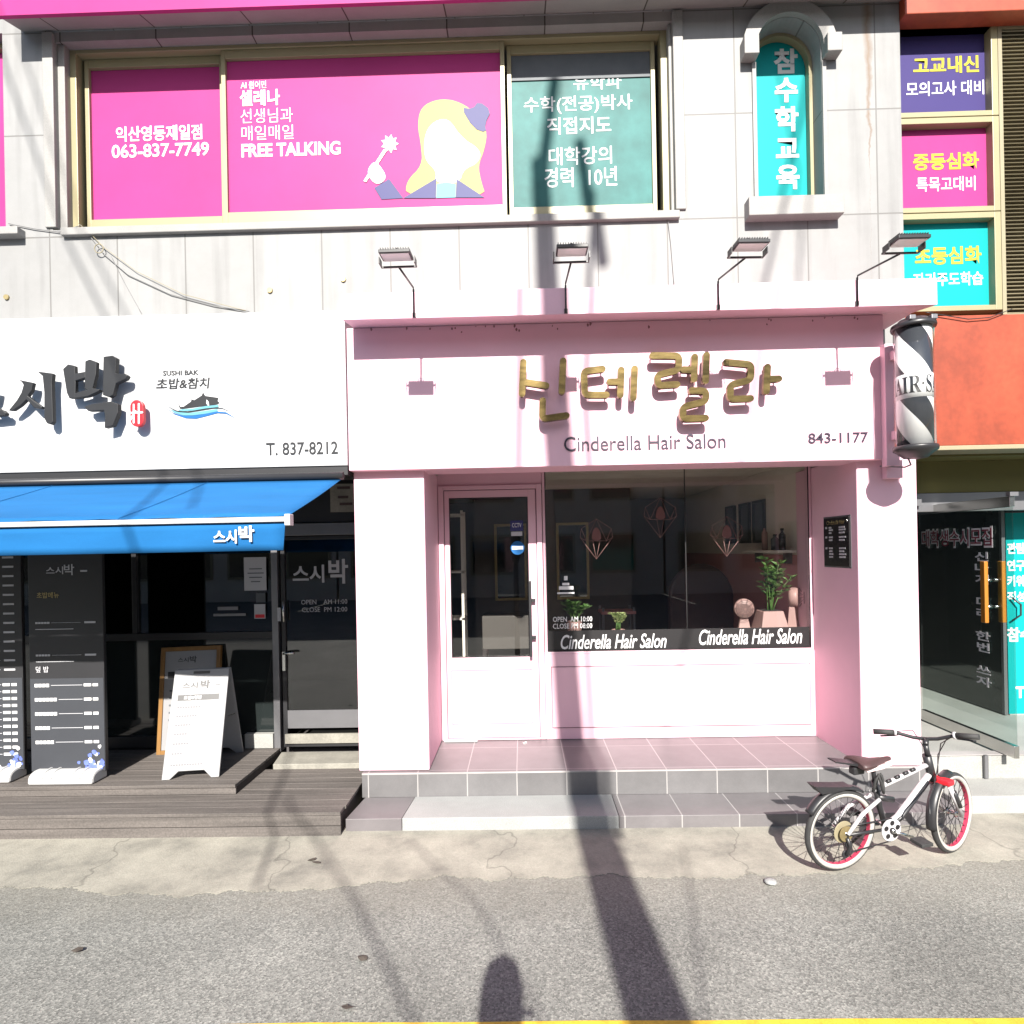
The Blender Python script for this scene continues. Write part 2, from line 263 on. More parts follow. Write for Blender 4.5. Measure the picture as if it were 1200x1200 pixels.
# ------------------------------------------------------------------ mesh helpers
class MB:
    def __init__(s): s.v = []; s.f = []; s.smooth = []
    def add(s, vs_, fs_, sm=False):
        o = len(s.v); s.v += [Vector(p) for p in vs_]
        for f in fs_: s.f.append([i + o for i in f]); s.smooth.append(sm)
        return s
    def box(s, x0, x1, y0, y1, z0, z1):
        return s.add([(x0, y0, z0), (x1, y0, z0), (x1, y1, z0), (x0, y1, z0), (x0, y0, z1), (x1, y0, z1), (x1, y1, z1), (x0, y1, z1)],
                     [(0, 3, 2, 1), (4, 5, 6, 7), (0, 1, 5, 4), (1, 2, 6, 5), (2, 3, 7, 6), (3, 0, 4, 7)])
    def prism(s, poly, y0, y1):
        """poly: (x, z) outline, pushed from y0 (front) to y1 (back)"""
        n = len(poly); a = sum(poly[i][0] * poly[(i + 1) % n][1] - poly[(i + 1) % n][0] * poly[i][1] for i in range(n))
        if a < 0: poly = poly[::-1]
        vs_ = [(x, y0, z) for x, z in poly] + [(x, y1, z) for x, z in poly]
        fs_ = [tuple(range(n)), tuple(range(2 * n - 1, n - 1, -1))] + [((i + 1) % n, i, i + n, (i + 1) % n + n) for i in range(n)]
        return s.add(vs_, fs_)
    def sweep(s, prof, x0, x1):
        """prof: (y, z) outline pushed along x"""
        n = len(prof)
        vs_ = [(x0, y, z) for y, z in prof] + [(x1, y, z) for y, z in prof]
        fs_ = [tuple(range(n))[::-1], tuple(range(n, 2 * n))] + [(i, (i + 1) % n, (i + 1) % n + n, i + n) for i in range(n)]
        return s.add(vs_, fs_)
    def flat(s, poly, z0, z1):
        n = len(poly); vs_ = [(x, y, z1) for x, y in poly] + [(x, y, z0) for x, y in poly]
        return s.add(vs_, [tuple(range(n)), tuple(range(2 * n - 1, n - 1, -1))] + [((i + 1) % n, i, i + n, (i + 1) % n + n) for i in range(n)])
    def tube(s, pts, r, n=8, closed=False, r1=None):
        pts = [Vector(p) for p in pts]; k = len(pts); rings = []; prev = None
        for i, p in enumerate(pts):
            if closed: d = pts[(i + 1) % k] - pts[i - 1]
            else: d = pts[min(i + 1, k - 1)] - pts[max(i - 1, 0)]
            d.normalize()
            if prev is None:
                a = Vector((0, 0, 1)) if abs(d.z) < 0.9 else Vector((1, 0, 0)); x = d.cross(a).normalized()
            else:
                x = (prev - d * prev.dot(d)).normalized()
            prev = x; y = d.cross(x)
            rr = r if r1 is None else r + (r1 - r) * i / max(1, k - 1)
            rings.append([p + (x * math.cos(2 * math.pi * j / n) + y * math.sin(2 * math.pi * j / n)) * rr for j in range(n)])
        o = len(s.v); s.v += [q for g in rings for q in g]
        m_ = k if closed else k - 1
        for i in range(m_):
            for j in range(n):
                s.f.append([o + i * n + j, o + i * n + (j + 1) % n, o + ((i + 1) % k) * n + (j + 1) % n, o + ((i + 1) % k) * n + j]); s.smooth.append(True)
        if not closed:
            s.f.append([o + j for j in range(n)][::-1]); s.smooth.append(False)
            s.f.append([o + (k - 1) * n + j for j in range(n)]); s.smooth.append(False)
        return s
    def lathe(s, prof, c=(0, 0, 0), axis='Z', n=32):
        """prof: (radius, height) from bottom to top"""
        c = Vector(c); o = len(s.v)
        def pt(r, h, a):
            q = (r * math.cos(a), r * math.sin(a), h)
            return c + Vector(q if axis == 'Z' else ((q[0], q[2], -q[1]) if axis == 'Y' else (q[2], q[0], q[1])))
        for r, h in prof:
            for j in range(n): s.v.append(pt(r, h, 2 * math.pi * j / n))
        for i in range(len(prof) - 1):
            for j in range(n):
                s.f.append([o + i * n + j, o + i * n + (j + 1) % n, o + (i + 1) * n + (j + 1) % n, o + (i + 1) * n + j]); s.smooth.append(True)
        s.f.append([o + j for j in range(n)][::-1]); s.smooth.append(False)
        s.f.append([o + (len(prof) - 1) * n + j for j in range(n)]); s.smooth.append(False)
        return s
    def xf(s, mtx):
        s.v = [mtx @ p for p in s.v]; return s
def root_loc(o):
    p = Vector((0, 0, 0))
    while o is not None: p += o.location; o = o.parent
    return p
def link(mb, name, material, parent=None, loc=None, bevel=0.0, local=False):
    """one mesh object; points are in world metres unless local=True"""
    off = Vector((0, 0, 0))
    if not local:
        off = root_loc(parent) if parent is not None else Vector(loc if loc else (0, 0, 0))
    me = bpy.data.meshes.new(name)
    me.from_pydata([tuple(p - off) for p in mb.v], [], mb.f); me.update()
    me.polygons.foreach_set('use_smooth', mb.smooth)
    bm = bmesh.new(); bm.from_mesh(me); bmesh.ops.recalc_face_normals(bm, faces=bm.faces); bm.to_mesh(me); bm.free()
    o = bpy.data.objects.new(name, me); C.objects.link(o)
    me.materials.append(M[material] if isinstance(material, str) else material)
    if parent is not None: o.parent = parent
    elif loc is not None: o.location = loc
    if bevel:
        b = o.modifiers.new('edge', 'BEVEL'); b.width = bevel; b.segments = 2; b.limit_method = 'ANGLE'; b.angle_limit = rad(40)
    return o
def tag(o, label=None, cat=None, group=None, kind=None):
    if label: o['label'] = label
    if cat: o['category'] = cat
    if group: o['group'] = group
    if kind: o['kind'] = kind
    return o
def thing(name, loc, label, cat, group=None, rz=0.0):
    o = bpy.data.objects.new(name, None); C.objects.link(o); o.location = loc; o.rotation_euler = (0, 0, rz); o.empty_display_size = 0.1
    return tag(o, label, cat, group)
def structure(mb, name, material, loc=(0, 0, 0)):
    return tag(link(mb, name, material, None, loc), kind='structure')
KIDS = {}
def copy_tree(o, parent=None):
    c = o.copy(); C.objects.link(c)
    if parent is not None: c.parent = parent
    for ch in [x for x in bpy.data.objects if x.parent == o]: copy_tree(ch, c)
    return c

_fc = bpy.data.curves.new('lettering', 'FONT'); _fo = bpy.data.objects.new('lettering', _fc); C.objects.link(_fo)
def glyphs(s, bold=0.0, shear=0.0, res=3):
    _fc.body = s; _fc.offset = bold; _fc.shear = shear; _fc.resolution_u = res; _fc.size = 1.0
    dg = bpy.context.evaluated_depsgraph_get(); dg.update()
    me = bpy.data.meshes.new_from_object(_fo.evaluated_get(dg))
    vs_ = [v.co.copy() for v in me.vertices]; fs_ = [tuple(p.vertices) for p in me.polygons]; bpy.data.meshes.remove(me)
    return vs_, fs_
def letter_mesh(s, w_, h_, bold=0.0, shear=0.0, res=3, vertical=False):
    """flat lettering filling w_ x h_ with its lower left corner at the origin, in a local x/y plane"""
    if vertical:
        vs_, fs_ = [], []
        for i, ch in enumerate(s):
            if ch == ' ': continue
            a, b_ = glyphs(ch, bold, shear, res); xs = [p.x for p in a]; ys = [p.y for p in a]; o = len(vs_)
            cx_ = (min(xs) + max(xs)) / 2; cy_ = (min(ys) + max(ys)) / 2
            vs_ += [Vector((p.x - cx_, p.y - cy_ - 1.12 * i, 0)) for p in a]; fs_ += [tuple(j + o for j in f) for f in b_]
    else: vs_, fs_ = glyphs(s, bold, shear, res)
    xs = [p.x for p in vs_]; ys = [p.y for p in vs_]; x0, x1, y0, y1 = min(xs), max(xs), min(ys), max(ys)
    return [Vector(((p.x - x0) / (x1 - x0) * w_, (p.y - y0) / (y1 - y0) * h_, 0)) for p in vs_], fs_
def solid(vs_, fs_, t):
    """give a flat sheet of faces a real thickness t towards +z"""
    bm = bmesh.new(); bv = [bm.verts.new(p) for p in vs_]
    for f in fs_:
        try: bm.faces.new([bv[i] for i in f])
        except ValueError: pass
    r = bmesh.ops.extrude_face_region(bm, geom=bm.faces[:])
    bmesh.ops.translate(bm, vec=(0, 0, t), verts=[g for g in r['geom'] if isinstance(g, bmesh.types.BMVert)])
    bm.verts.index_update()
    out = MB(); out.v = [v.co.copy() for v in bm.verts]; out.f = [[v.index for v in f.verts] for f in bm.faces]; out.smooth = [False] * len(out.f); bm.free()
    return out
def text_on(s, px, Y, material, parent, name='lettering', bold=0.0, shear=0.0, t=0.0015, vertical=False, res=3):
    """lettering on a wall facing the street at depth Y, filling the surveyed box px=(u0,v0,u1,v1)"""
    x0, x1, z0, z1 = box_px(*px, Y)
    vs_, fs_ = letter_mesh(s, x1 - x0, z1 - z0, bold, shear, res, vertical)
    mb = solid(vs_, fs_, t)
    mb.v = [Vector((x0 + p.x, Y - p.z, z0 + p.y)) for p in mb.v]
    return link(mb, name, material, parent)
def stroke_poly(pts, wd, cap=8):
    """outline of a rounded stroke through pts (flat, x/z)"""
    out = MB()
    pts = [Vector((p[0], p[1])) for p in pts]
    # round the inner corners
    q = [pts[0]]
    for i in range(1, len(pts) - 1):
        a, b_, c_ = pts[i - 1], pts[i], pts[i + 1]
        rr = min(wd * 0.7, (a - b_).length * 0.45, (c_ - b_).length * 0.45)
        p0 = b_ + (a - b_).normalized() * rr; p2 = b_ + (c_ - b_).normalized() * rr
        for k in range(6):
            t = k / 5; q.append(p0 * (1 - t) ** 2 + b_ * 2 * t * (1 - t) + p2 * t * t)
    q.append(pts[-1])
    L, R_ = [], []
    for i, p in enumerate(q):
        d = (q[min(i + 1, len(q) - 1)] - q[max(i - 1, 0)]).normalized(); n_ = Vector((-d.y, d.x)) * wd / 2
        L.append(p + n_); R_.append(p - n_)
    d0 = (q[1] - q[0]).normalized(); d1 = (q[-1] - q[-2]).normalized()
    def arc(c_, d):
        a0 = math.atan2(d.y, d.x)
        return [c_ + Vector((math.cos(a0 + math.pi / 2 - math.pi * k / cap), math.sin(a0 + math.pi / 2 - math.pi * k / cap))) * wd / 2 for k in range(1, cap)]
    return [tuple(p) for p in (L + arc(q[-1], d1) + R_[::-1] + arc(q[0], -d0))]

def stroke_solid(mb, pts, wd, y0, y1, cap=8):
    """a rounded stroke of real thickness built as a strip, so bends stay clean"""
    pl = stroke_poly(pts, wd, cap); m_ = cap - 1; n_ = (len(pl) - 2 * m_) // 2
    Lf = pl[:n_]; c1 = pl[n_:n_ + m_]; Rf = pl[n_ + m_:2 * n_ + m_][::-1]; c0 = pl[2 * n_ + m_:]
    for y, flip in ((y0, False), (y1, True)):
        o = len(mb.v); mb.v += [Vector((x, y, z)) for x, z in Lf + Rf]
        for i in range(n_ - 1): mb.f.append([o + i, o + i + 1, o + n_ + i + 1, o + n_ + i]); mb.smooth.append(False)
        for fan in ([Lf[-1]] + c1 + [Rf[-1]], [Rf[0]] + c0 + [Lf[0]]):
            o = len(mb.v); mb.v += [Vector((x, y, z)) for x, z in fan]; mb.f.append([o + i for i in range(len(fan))]); mb.smooth.append(False)
    o = len(mb.v); k = len(pl); mb.v += [Vector((x, y0, z)) for x, z in pl] + [Vector((x, y1, z)) for x, z in pl]
    for i in range(k): mb.f.append([o + i, o + (i + 1) % k, o + k + (i + 1) % k, o + k + i]); mb.smooth.append(False)
    return mb

def slab(mb, px, Y, t=0.02):
    x0, x1, z0, z1 = box_px(*px, Y); return mb.box(x0, x1, Y, Y + t, z0, z1)
def ring(mb, x0, x1, z0, z1, y0, y1, a, b=None, c=None, d=None):
    """a rectangular frame: left, right, bottom, top member widths"""
    b = a if b is None else b; c = a if c is None else c; d = a if d is None else d
    mb.box(x0, x0 + a, y0, y1, z0, z1); mb.box(x1 - b, x1, y0, y1, z0, z1)
    mb.box(x0 + a, x1 - b, y0, y1, z0, z0 + c); mb.box(x0 + a, x1 - b, y0, y1, z1 - d, z1); return mb

YW, YS, YP, YD, YC = 4.70, 4.38, 4.46, 5.17, 4.11

# ------------------------------------------------------------------ ground
structure(MB().box(-160, 160, -160, 160, -0.30, -0.012), 'ground', 'earth')
structure(MB().box(-60, 60, -9, 4.9, -0.010, 0.0), 'road', 'asphalt')
edge = []
cp = [(-60, 3.36), (-3.9, 3.36)] + [G(u, v) for u, v in [(0, 1042), (60, 1039), (110, 1046), (220, 1050), (290, 1044), (350, 1045), (420, 1037), (470, 1033), (520, 1027), (570, 1031), (640, 1029), (720, 1026), (800, 1030), (900, 1026), (1000, 1024), (1090, 1016), (1200, 1006)]] + [(8, 3.6), (60, 3.6)]
for (xa, ya), (xb, yb) in zip(cp[:-1], cp[1:]):
    k = 1 if abs(xb - xa) > 5 else 40
    for i in range(k):
        t = i / k; edge.append((xa + (xb - xa) * t, ya + (yb - ya) * t + ((.020 * math.sin(9 * (xa + (xb - xa) * t)) * math.sin(23.7 * (xa + (xb - xa) * t)) + random.uniform(-.011, .011)) if k > 1 else 0)))
edge.append(cp[-1])
structure(MB().flat(edge + [(60, 4.9), (-60, 4.9)], 0.001, 0.0035), 'pavement_strip', 'pavement')
yl = [(-1.25, 2.402), (-0.9, 2.409), (-.3, 2.406), (0.2, 2.411), (.7, 2.408), (1.2, 2.414), (1.8, 2.411), (2.4, 2.414), (9, 2.42), (9, 2.30), (-1.2, 2.30)]
structure(MB().flat(yl, 0.001, 0.005), 'road_marking', 'yellow')

# ------------------------------------------------------------------ grey stone-clad building
gb = thing('stone_building', (-0.5, 5.0, 2.5), 'pale grey stone-clad upper storey with pink and teal window films above both shops', 'building')
wx0, wx1, wz0, wz1 = XA(60, 160, YW), XA(794, 140, YW), 4.445, 6.0
ax0, ax1, az0, azs = 1.855, 2.355, 4.47, 5.665; ar = (ax1 - ax0) / 2; axc = (ax0 + ax1) / 2
lx1 = XA(5, 170, YW)                                          # right edge of the neighbouring window at the far left
XL, XR, ZT, ZB = -9.0, 2.955, 9.0, 2.52
wl = MB()
wl.box(XL, XR, YW, YW + .3, 6.0, ZT)
wl.box(XL, lx1 - 2.2, YW, YW + .3, ZB, 6.0); wl.box(lx1 - 2.2, lx1, YW, YW + .3, ZB, 4.445); wl.box(lx1, wx0, YW, YW + .3, ZB, 6.0)
wl.box(wx0, wx1, YW, YW + .3, ZB, wz0)
wl.box(wx1, ax0, YW, YW + .3, ZB, 6.0); wl.box(ax0, ax1, YW, YW + .3, ZB, az0); wl.box(ax1, XR, YW, YW + .3, ZB, 6.0)
arch = [(ax0 + ar - ar * math.cos(math.pi * k / 20), azs + ar * math.sin(math.pi * k / 20)) for k in range(21)]
wl.prism([(ax0, 6.0)] + arch + [(ax1, 6.0)], YW, YW + .3)
wl.box(XL, XR, 9.6, 9.8, 0.0, ZT); wl.box(XR - .2, XR, 5.0, 9.6, ZB, ZT); wl.box(XL, XR, 5.0, 9.8, ZT, ZT + .2)
link(wl, 'wall', 'granite', gb)
# projecting slab with the magenta fascia above
cs = link(MB().sweep([(4.503, 5.934), (YW - .002, 6.003), (YW - .002, 6.15), (4.503, 6.15)], -3.83, XR), 'cornice', 'soffit', gb)
link(MB().box(-3.85, XR + .02, 4.47, 4.502, 5.93, 7.6), 'fascia', 'magenta', cs)
hd = MB().box(wx0 + .01, wx1 - .01, YW + .01, 4.80, 5.925, 6.0); link(hd, 'window_head', 'soffit', gb)
# left jamb casing and surround of the wide window
fx0, fx1, fz0, fz1 = box_px(84, 66, 776, 254, 4.92)
fz0, fz1 = 4.455, 5.925
wf = MB(); ring(wf, wx0 + .09, wx1 - .05, fz0, fz1, 4.79, 4.90, 0.05, 0.05, 0.06, 0.03)
win = link(wf, 'window', 'bronze', gb, bevel=.004)
for xa, xb, xc, xd in ((wx0 - .05, wx0 + .035, wx0 + .035, wx0 + .092), (wx1 - .028, wx1 + .05, wx1 - .052, wx1 - .028)):
    link(MB().box(xa, xb, YW - .018, YW + .2, 4.46, 5.985), 'jamb', 'granite_trim', win, bevel=.006); link(MB().box(xc, xd, YW + .03, YW + .2, 4.46, 5.922), 'jamb', 'granite_trim', win, bevel=.006)
link(MB().box(XA(68, 270, 4.64), XA(798, 255, 4.64), 4.66, 4.90, 4.385, 4.444), 'sill', 'granite_trim', win, bevel=.006)
Yg = 4.845
def sash(px, film, name='pane', dy=0.0):
    x0, x1, z0, z1 = box_px(*px, Yg + dy)
    z0 = 4.60; z1 = 5.83
    s_ = link(ring(MB(), x0 - .032, x1 + .032, 4.515, 5.893, Yg - .03 + dy, Yg + .02 + dy, .034, .034, .088, .066), 'sash', 'bronze', win, bevel=.003)
    return link(MB().box(x0, x1, Yg + dy, Yg + dy + .008, z0, z1), name, film, win)
sash((108, 88, 261, 250), 'magenta', dy=.035); sash((267, 74, 588, 240), 'magenta', dy=-.012)
sash((600, 60, 763, 236), 'teal', dy=.035)
gx0, gx1, _, _ = box_px(600, 60, 763, 236, Yg + .03)
link(MB().box(gx0, gx1, Yg + .026, Yg + .0332, ZA(680, 92, 4.87), 5.83), 'blind', 'blindgrey', win)
tx = lambda s, px, dy, mt='vwhite', b=0.0, **k: text_on(s, px, Yg + dy - .002, mt, win, bold=b, **k)
tx('익산영등재일점', (136, 147, 237, 165), .035, b=.022); tx('063-837-7749', (131, 168, 245, 184), .035, b=.018)
tx('AI 원어민', (282, 95, 312, 104), -.012, b=.02); tx('셀레나', (281, 105, 328, 124), -.012, b=.03)
tx('선생님과', (282, 127, 343, 144), -.012, b=-.002); tx('매일매일', (283, 147, 344, 164), -.012, b=-.002)
tx('FREE TALKING', (283, 167, 399, 183), -.012, b=.03)
tx('유학파', (672, 87, 728, 105), .036, b=.008); tx('수학(전공)박사', (614, 112, 741, 133), .036, b=.008); tx('직접지도', (641, 137, 716, 157), .036, b=.012)
tx('대학강의', (643, 172, 717, 193), .036, b=.008); tx('경력  10년', (638, 196, 723, 219), .036, b=.008)
# generic figure graphic on the middle pane: head of hair, face disc, jacket, star wand
def decal(crop, sc, pts, Y, material, parent, t=.001, name='decal', fine=0):
    pl = [P(crop[0] + x / sc, crop[1] + y / sc, Y) for x, y in pts]
    return link(MB().prism(pl, Y - t, Y), name, material, parent)
def smooth_poly(pts, it=2):
    for _ in range(it):
        q = []
        for i in range(len(pts)):
            a, b_ = pts[i], pts[(i + 1) % len(pts)]
            q += [(a[0] * .75 + b_[0] * .25, a[1] * .75 + b_[1] * .25), (a[0] * .25 + b_[0] * .75, a[1] * .25 + b_[1] * .75)]
        pts = q
    return pts
gc, gs, Yf = (420, 80), 6.667, Yg - .014
decal(gc, gs, smooth_poly([(460, 440), (490, 300), (620, 240), (760, 250), (900, 330), (1010, 480), (985, 640), (935, 760), (960, 890), (1000, 1005), (370, 1005), (375, 880), (500, 760), (490, 600)]), Yf, 'hairyellow', win)
decal(gc, gs, smooth_poly([(510, 560), (560, 430), (700, 380), (800, 540), (960, 640), (940, 740), (820, 790), (790, 900), (600, 900), (610, 800), (520, 720)]), Yf - .0012, 'vwhite', win)
decal(gc, gs, [(350, 1015), (610, 860), (605, 1015)], Yf - .0024, 'vnavy', win); decal(gc, gs, [(760, 1010), (768, 865), (985, 1010)], Yf - .0024, 'vnavy', win)
decal(gc, gs, [(608, 1014), (612, 905), (690, 890), (762, 905), (758, 1010)], Yf - .0024, 'skyblue', win)
decal(gc, gs, smooth_poly([(800, 305), (890, 320), (940, 255), (1040, 330), (990, 430), (1000, 505), (900, 470)], 1), Yf - .0024, 'vnavy', win)
decal(gc, gs, [(125, 935), (240, 865), (350, 1015), (180, 1025)], Yf - .0012, 'vnavy', win)
decal(gc, gs, smooth_poly([(60, 820), (110, 730), (160, 745), (230, 860), (140, 920)], 2), Yf - .0024, 'vwhite', win)
st = [(245 + (70 if k % 2 == 0 else 45) * math.cos(k * math.pi / 9), 590 + (75 if k % 2 == 0 else 48) * math.sin(k * math.pi / 9)) for k in range(18)]
decal(gc, gs, st, Yf - .0012, 'vwhite', win); decal(gc, gs, [(40, 880), (200, 630), (225, 640), (60, 890)], Yf - .0036, 'vwhite', win)
# neighbouring window at the far left
w2 = link(ring(MB(), lx1 - 2.2, lx1, 4.45, 6.0, 4.79, 4.88, .045), 'window', 'bronze', gb)
link(MB().box(lx1 - 2.15, lx1 - .045, 4.83, 4.84, 4.50, 5.955), 'pane', 'magenta', w2)
link(MB().box(lx1 - 2.3, XA(20, 270, 4.62), 4.62, 4.9, 4.385, 4.444), 'sill', 'granite_trim', w2, bevel=.006)
# round-headed window
pl = [(ax0 + .004, az0)] + [(axc - (ar - .004) * math.cos(math.pi * k / 20), azs + (ar - .004) * math.sin(math.pi * k / 20)) for k in range(21)] + [(ax1 - .004, az0)]
aw = MB()
def arch_strip(mb, r0_, r1_, y0, y1, zlow, legs=True):
    n = 24; pts0 = [(axc - r0_ * math.cos(math.pi * k / n), azs + r0_ * math.sin(math.pi * k / n)) for k in range(n + 1)]
    pts1 = [(axc - r1_ * math.cos(math.pi * k / n), azs + r1_ * math.sin(math.pi * k / n)) for k in range(n + 1)]
    if legs: pts0 = [(axc - r0_, zlow)] + pts0 + [(axc + r0_, zlow)]; pts1 = [(axc - r1_, zlow)] + pts1 + [(axc + r1_, zlow)]
    o = len(mb.v); k = len(pts0)
    for (x, z), (x2, z2) in zip(pts0, pts1):
        mb.v += [Vector((x, y0, z)), Vector((x2, y0, z2)), Vector((x2, y1, z2)), Vector((x, y1, z))]
    for i in range(k - 1):
        for j in range(4):
            mb.f.append([o + i * 4 + j, o + i * 4 + (j + 1) % 4, o + (i + 1) * 4 + (j + 1) % 4, o + (i + 1) * 4 + j]); mb.smooth.append(False)
    mb.f.append([o, o + 1, o + 2, o + 3]); mb.smooth.append(False); mb.f.append([o + (k - 1) * 4 + j for j in (3, 2, 1, 0)]); mb.smooth.append(False)
    return mb
arch_strip(aw, ar - .026, ar - .001, 4.84, 4.90, az0)
aw2 = link(aw, 'window', 'bronze', gb)
link(MB().prism(pl, 4.905, 4.915), 'pane', 'cyan', aw2)
arch_strip_m = arch_strip(MB(), ar + .003, ar + .105, YW - .045, YW - .001, azs, legs=False); link(arch_strip_m, 'surround', 'granite_trim', aw2)
for xa, xb in ((ax0 - .115, ax0 - .004), (ax1 + .004, ax1 + .115)): link(MB().box(xa, xb, YW - .10, YW - .001, azs - .095, azs + .045), 'impost', 'granite_trim', aw2, bevel=.006)

for xa, xb in ((ax0 - .03, ax0 - .001), (ax1 + .001, ax1 + .03)): link(MB().box(xa, xb, YW - .018, YW + .05, az0 + .03, azs - .10), 'jamb', 'granite_trim', aw2)
link(MB().box(XA(878, 245, 4.6), XA(990, 245, 4.6), 4.6, 4.90, 4.352, 4.495), 'sill', 'granite_trim', aw2, bevel=.006)
ax_l = XA(908, 150, 4.905); ax_r = XA(936, 150, 4.905)
text_on('참수학교육', (908, 57, 936, 222), 4.903, 'vwhite', aw2, bold=.035, vertical=True)

# ------------------------------------------------------------------ hair salon front
sf = thing('hair_salon', (0.86, 4.46, 0.265), 'pink rendered hair salon front with glazed door and wide display window', 'shop front')
PX0, PX1, PX2, PX3 = -1.235, -0.715, 2.435, 2.865
link(MB().box(PX0, PX1, YP, 5.45, 0.266, 2.515), 'pillar', 'pink', sf, bevel=.008)
link(MB().box(PX2, PX3, YP, 5.45, 0.20, 2.515), 'pillar', 'pink', sf, bevel=.008)
ZS, XD, ZD = 2.55, 0.172, 2.43         # soffit height, door / window line, door head
link(MB().box(PX1, PX2, YS + .32, YD + .1, ZS, ZS + .06), 'soffit', 'pink', sf)
wb = MB(); wb.box(PX1, XD, YD, YD + .1, ZD, ZS); link(wb, 'wall', 'pink', sf)
# panel below the window
ZWIN = 0.985
pn = link(MB().box(XD, PX2, YD - .015, YD + .10, 0.266, ZWIN), 'wall', 'pinkframe', sf)
x0, x1, z0, z1 = XD + .05, PX2 - .04, 0.36, 0.88
link(ring(MB(), x0, x1, z0, z1, YD - .0205, YD - .0155, .0055), 'groove', 'groove', pn)
link(MB().box(x0 + .007, x1 - .007, YD - .022, YD - .0155, z0 + .007, z1 - .007), 'panel', 'pinkframe', pn)
# door: casing, leaf, glass, handle
dc = MB(); dx0 = PX1 + .004; dx1 = XD - .004
ring(dc, dx0, dx1, 0.266, ZD - .003, YD - .02, YD + .06, .045, .045, .012, .035)
link(dc, 'door_casing', 'pinkframe', sf, bevel=.004)
lx0, lx1_ = dx0 + .052, dx1 - .052; lz0, lz1 = 0.285, ZD - .045
gz0, gz1 = ZA(575, 770, YD), ZA(575, 583, YD); gx0, gx1 = XA(528, 680, YD), XA(620, 680, YD)
dl = MB(); ring(dl, lx0, lx1_, lz0, lz1, YD - .008, YD + .035, gx0 - lx0, lx1_ - gx1, gz0 - lz0, lz1 - gz1)
door = link(dl, 'door', 'pinkframe', sf, bevel=.003)
link(ring(MB(), dx0 + .046, dx1 - .046, 0.279, ZD - .039, YD - .001, YD + .03, .005), 'reveal', 'groove', sf)
link(MB().box(gx0, gx1, YD + .012, YD + .018, gz0, gz1), 'glass', 'glass', door)
link(ring(MB(), gx0, gx1, gz0, gz1, YD - .0095, YD + .011, .006), 'gasket', 'vblack', door)
pnl = ring(MB(), gx0 - .01, gx1 + .01, 0.40, 0.86, YD - .0105, YD - .0085, .005)
link(pnl, 'groove', 'groove', door)
hz0, hz1 = ZA(622, 768, YD), ZA(622, 680, YD); hx = XA(621.5, 720, YD)
hb = MB().box(hx - .012, hx + .012, YD - .075, YD - .055, hz0, hz1); hn = link(hb, 'handle', 'dark', door, bevel=.004)
for vv in (703, 746):
    zz = ZA(624, vv, YD); link(MB().box(hx - .006, hx + .045, YD - .056, YD - .008, zz - .012, zz + .012), 'mount', 'dark', hn)
Yst = YD + .010
def sticker(px, mt, parent, Y=Yst, t=.001): return link(slab(MB(), px, Y, t), 'sticker', mt, parent)
sticker((598, 610, 613, 622), 'vnavy', door); sticker((599, 623, 612, 628), 'paper', door)
text_on('CCTV', (600, 613, 611, 618), Yst - .001, 'vwhite', door, res=2)
rx, rz = P(606.5, 642, YD); link(MB().lathe([(.058, 0), (.058, .002)], (rx, Yst - .001, rz), 'Y'), 'sticker', 'midblue', door)
link(slab(MB(), (600, 640, 613, 644), Yst - .003, .001), 'sticker', 'vwhite', door)
# sill strip at the foot of the door
link(MB().box(dx0 + .02, dx0 + .30, YD - .06, YD - .022, 0.266, 0.274), 'door_stop', 'plasticw', sf)
kx, kz = P(615, 861, YD - .02); link(MB().lathe([(.014, 0), (.014, .012)], (kx, YD - .012, kz), 'Y'), 'lock', 'steel', door)
# display window
wfm = ring(MB(), XD + .002, PX2 - .002, ZWIN, ZS - .002, YD - .012, YD + .05, .022, .022, .02, .012)
dw = link(wfm, 'display_window', 'pinkframe', sf, bevel=.003)
link(ring(MB(), XD + .024, PX2 - .024, ZWIN + .02, ZS - .015, YD - .014, YD - .004, .006), 'gasket', 'vblack', dw)
link(MB().box(XD + .024, PX2 - .024, YD + .010, YD + .018, ZWIN + .02, ZS - .014), 'pane', 'glass', dw)
link(MB().box(XA(804, 650, YD) - .004, XA(804, 650, YD) + .004, YD + .007, YD + .0095, ZWIN + .14, ZS - .02), 'joint', 'vblack', dw)
Yv = YD + .008
bz1 = ZA(800, 737, YD)
link(MB().box(XD + .030, PX2 - .030, Yv - .002, Yv, ZWIN + .026, bz1), 'band', 'vblack', dw)
for px in ((657, 743, 781, 760), (819, 737, 940, 755)):
    text_on('Cinderella Hair Salon', px, Yv - .003, 'vwhite', dw, bold=.012, shear=.28, res=4)
text_on('OPEN  AM 10:00', (648, 722.5, 694, 728.5), Yv - .001, 'vwhite', dw, bold=.004, res=2); text_on('CLOSE PM 08:00', (648, 730.5, 694, 736.5), Yv - .001, 'vwhite', dw, bold=.004, res=2)
# naver style notice: little pin, name lines
for px in ((661, 675, 665, 680), (659, 683, 667, 686), (655, 687, 672, 691), (653, 694, 673, 696)): link(slab(MB(), px, Yv - .001, .001), 'decal', 'vwhite', dw)
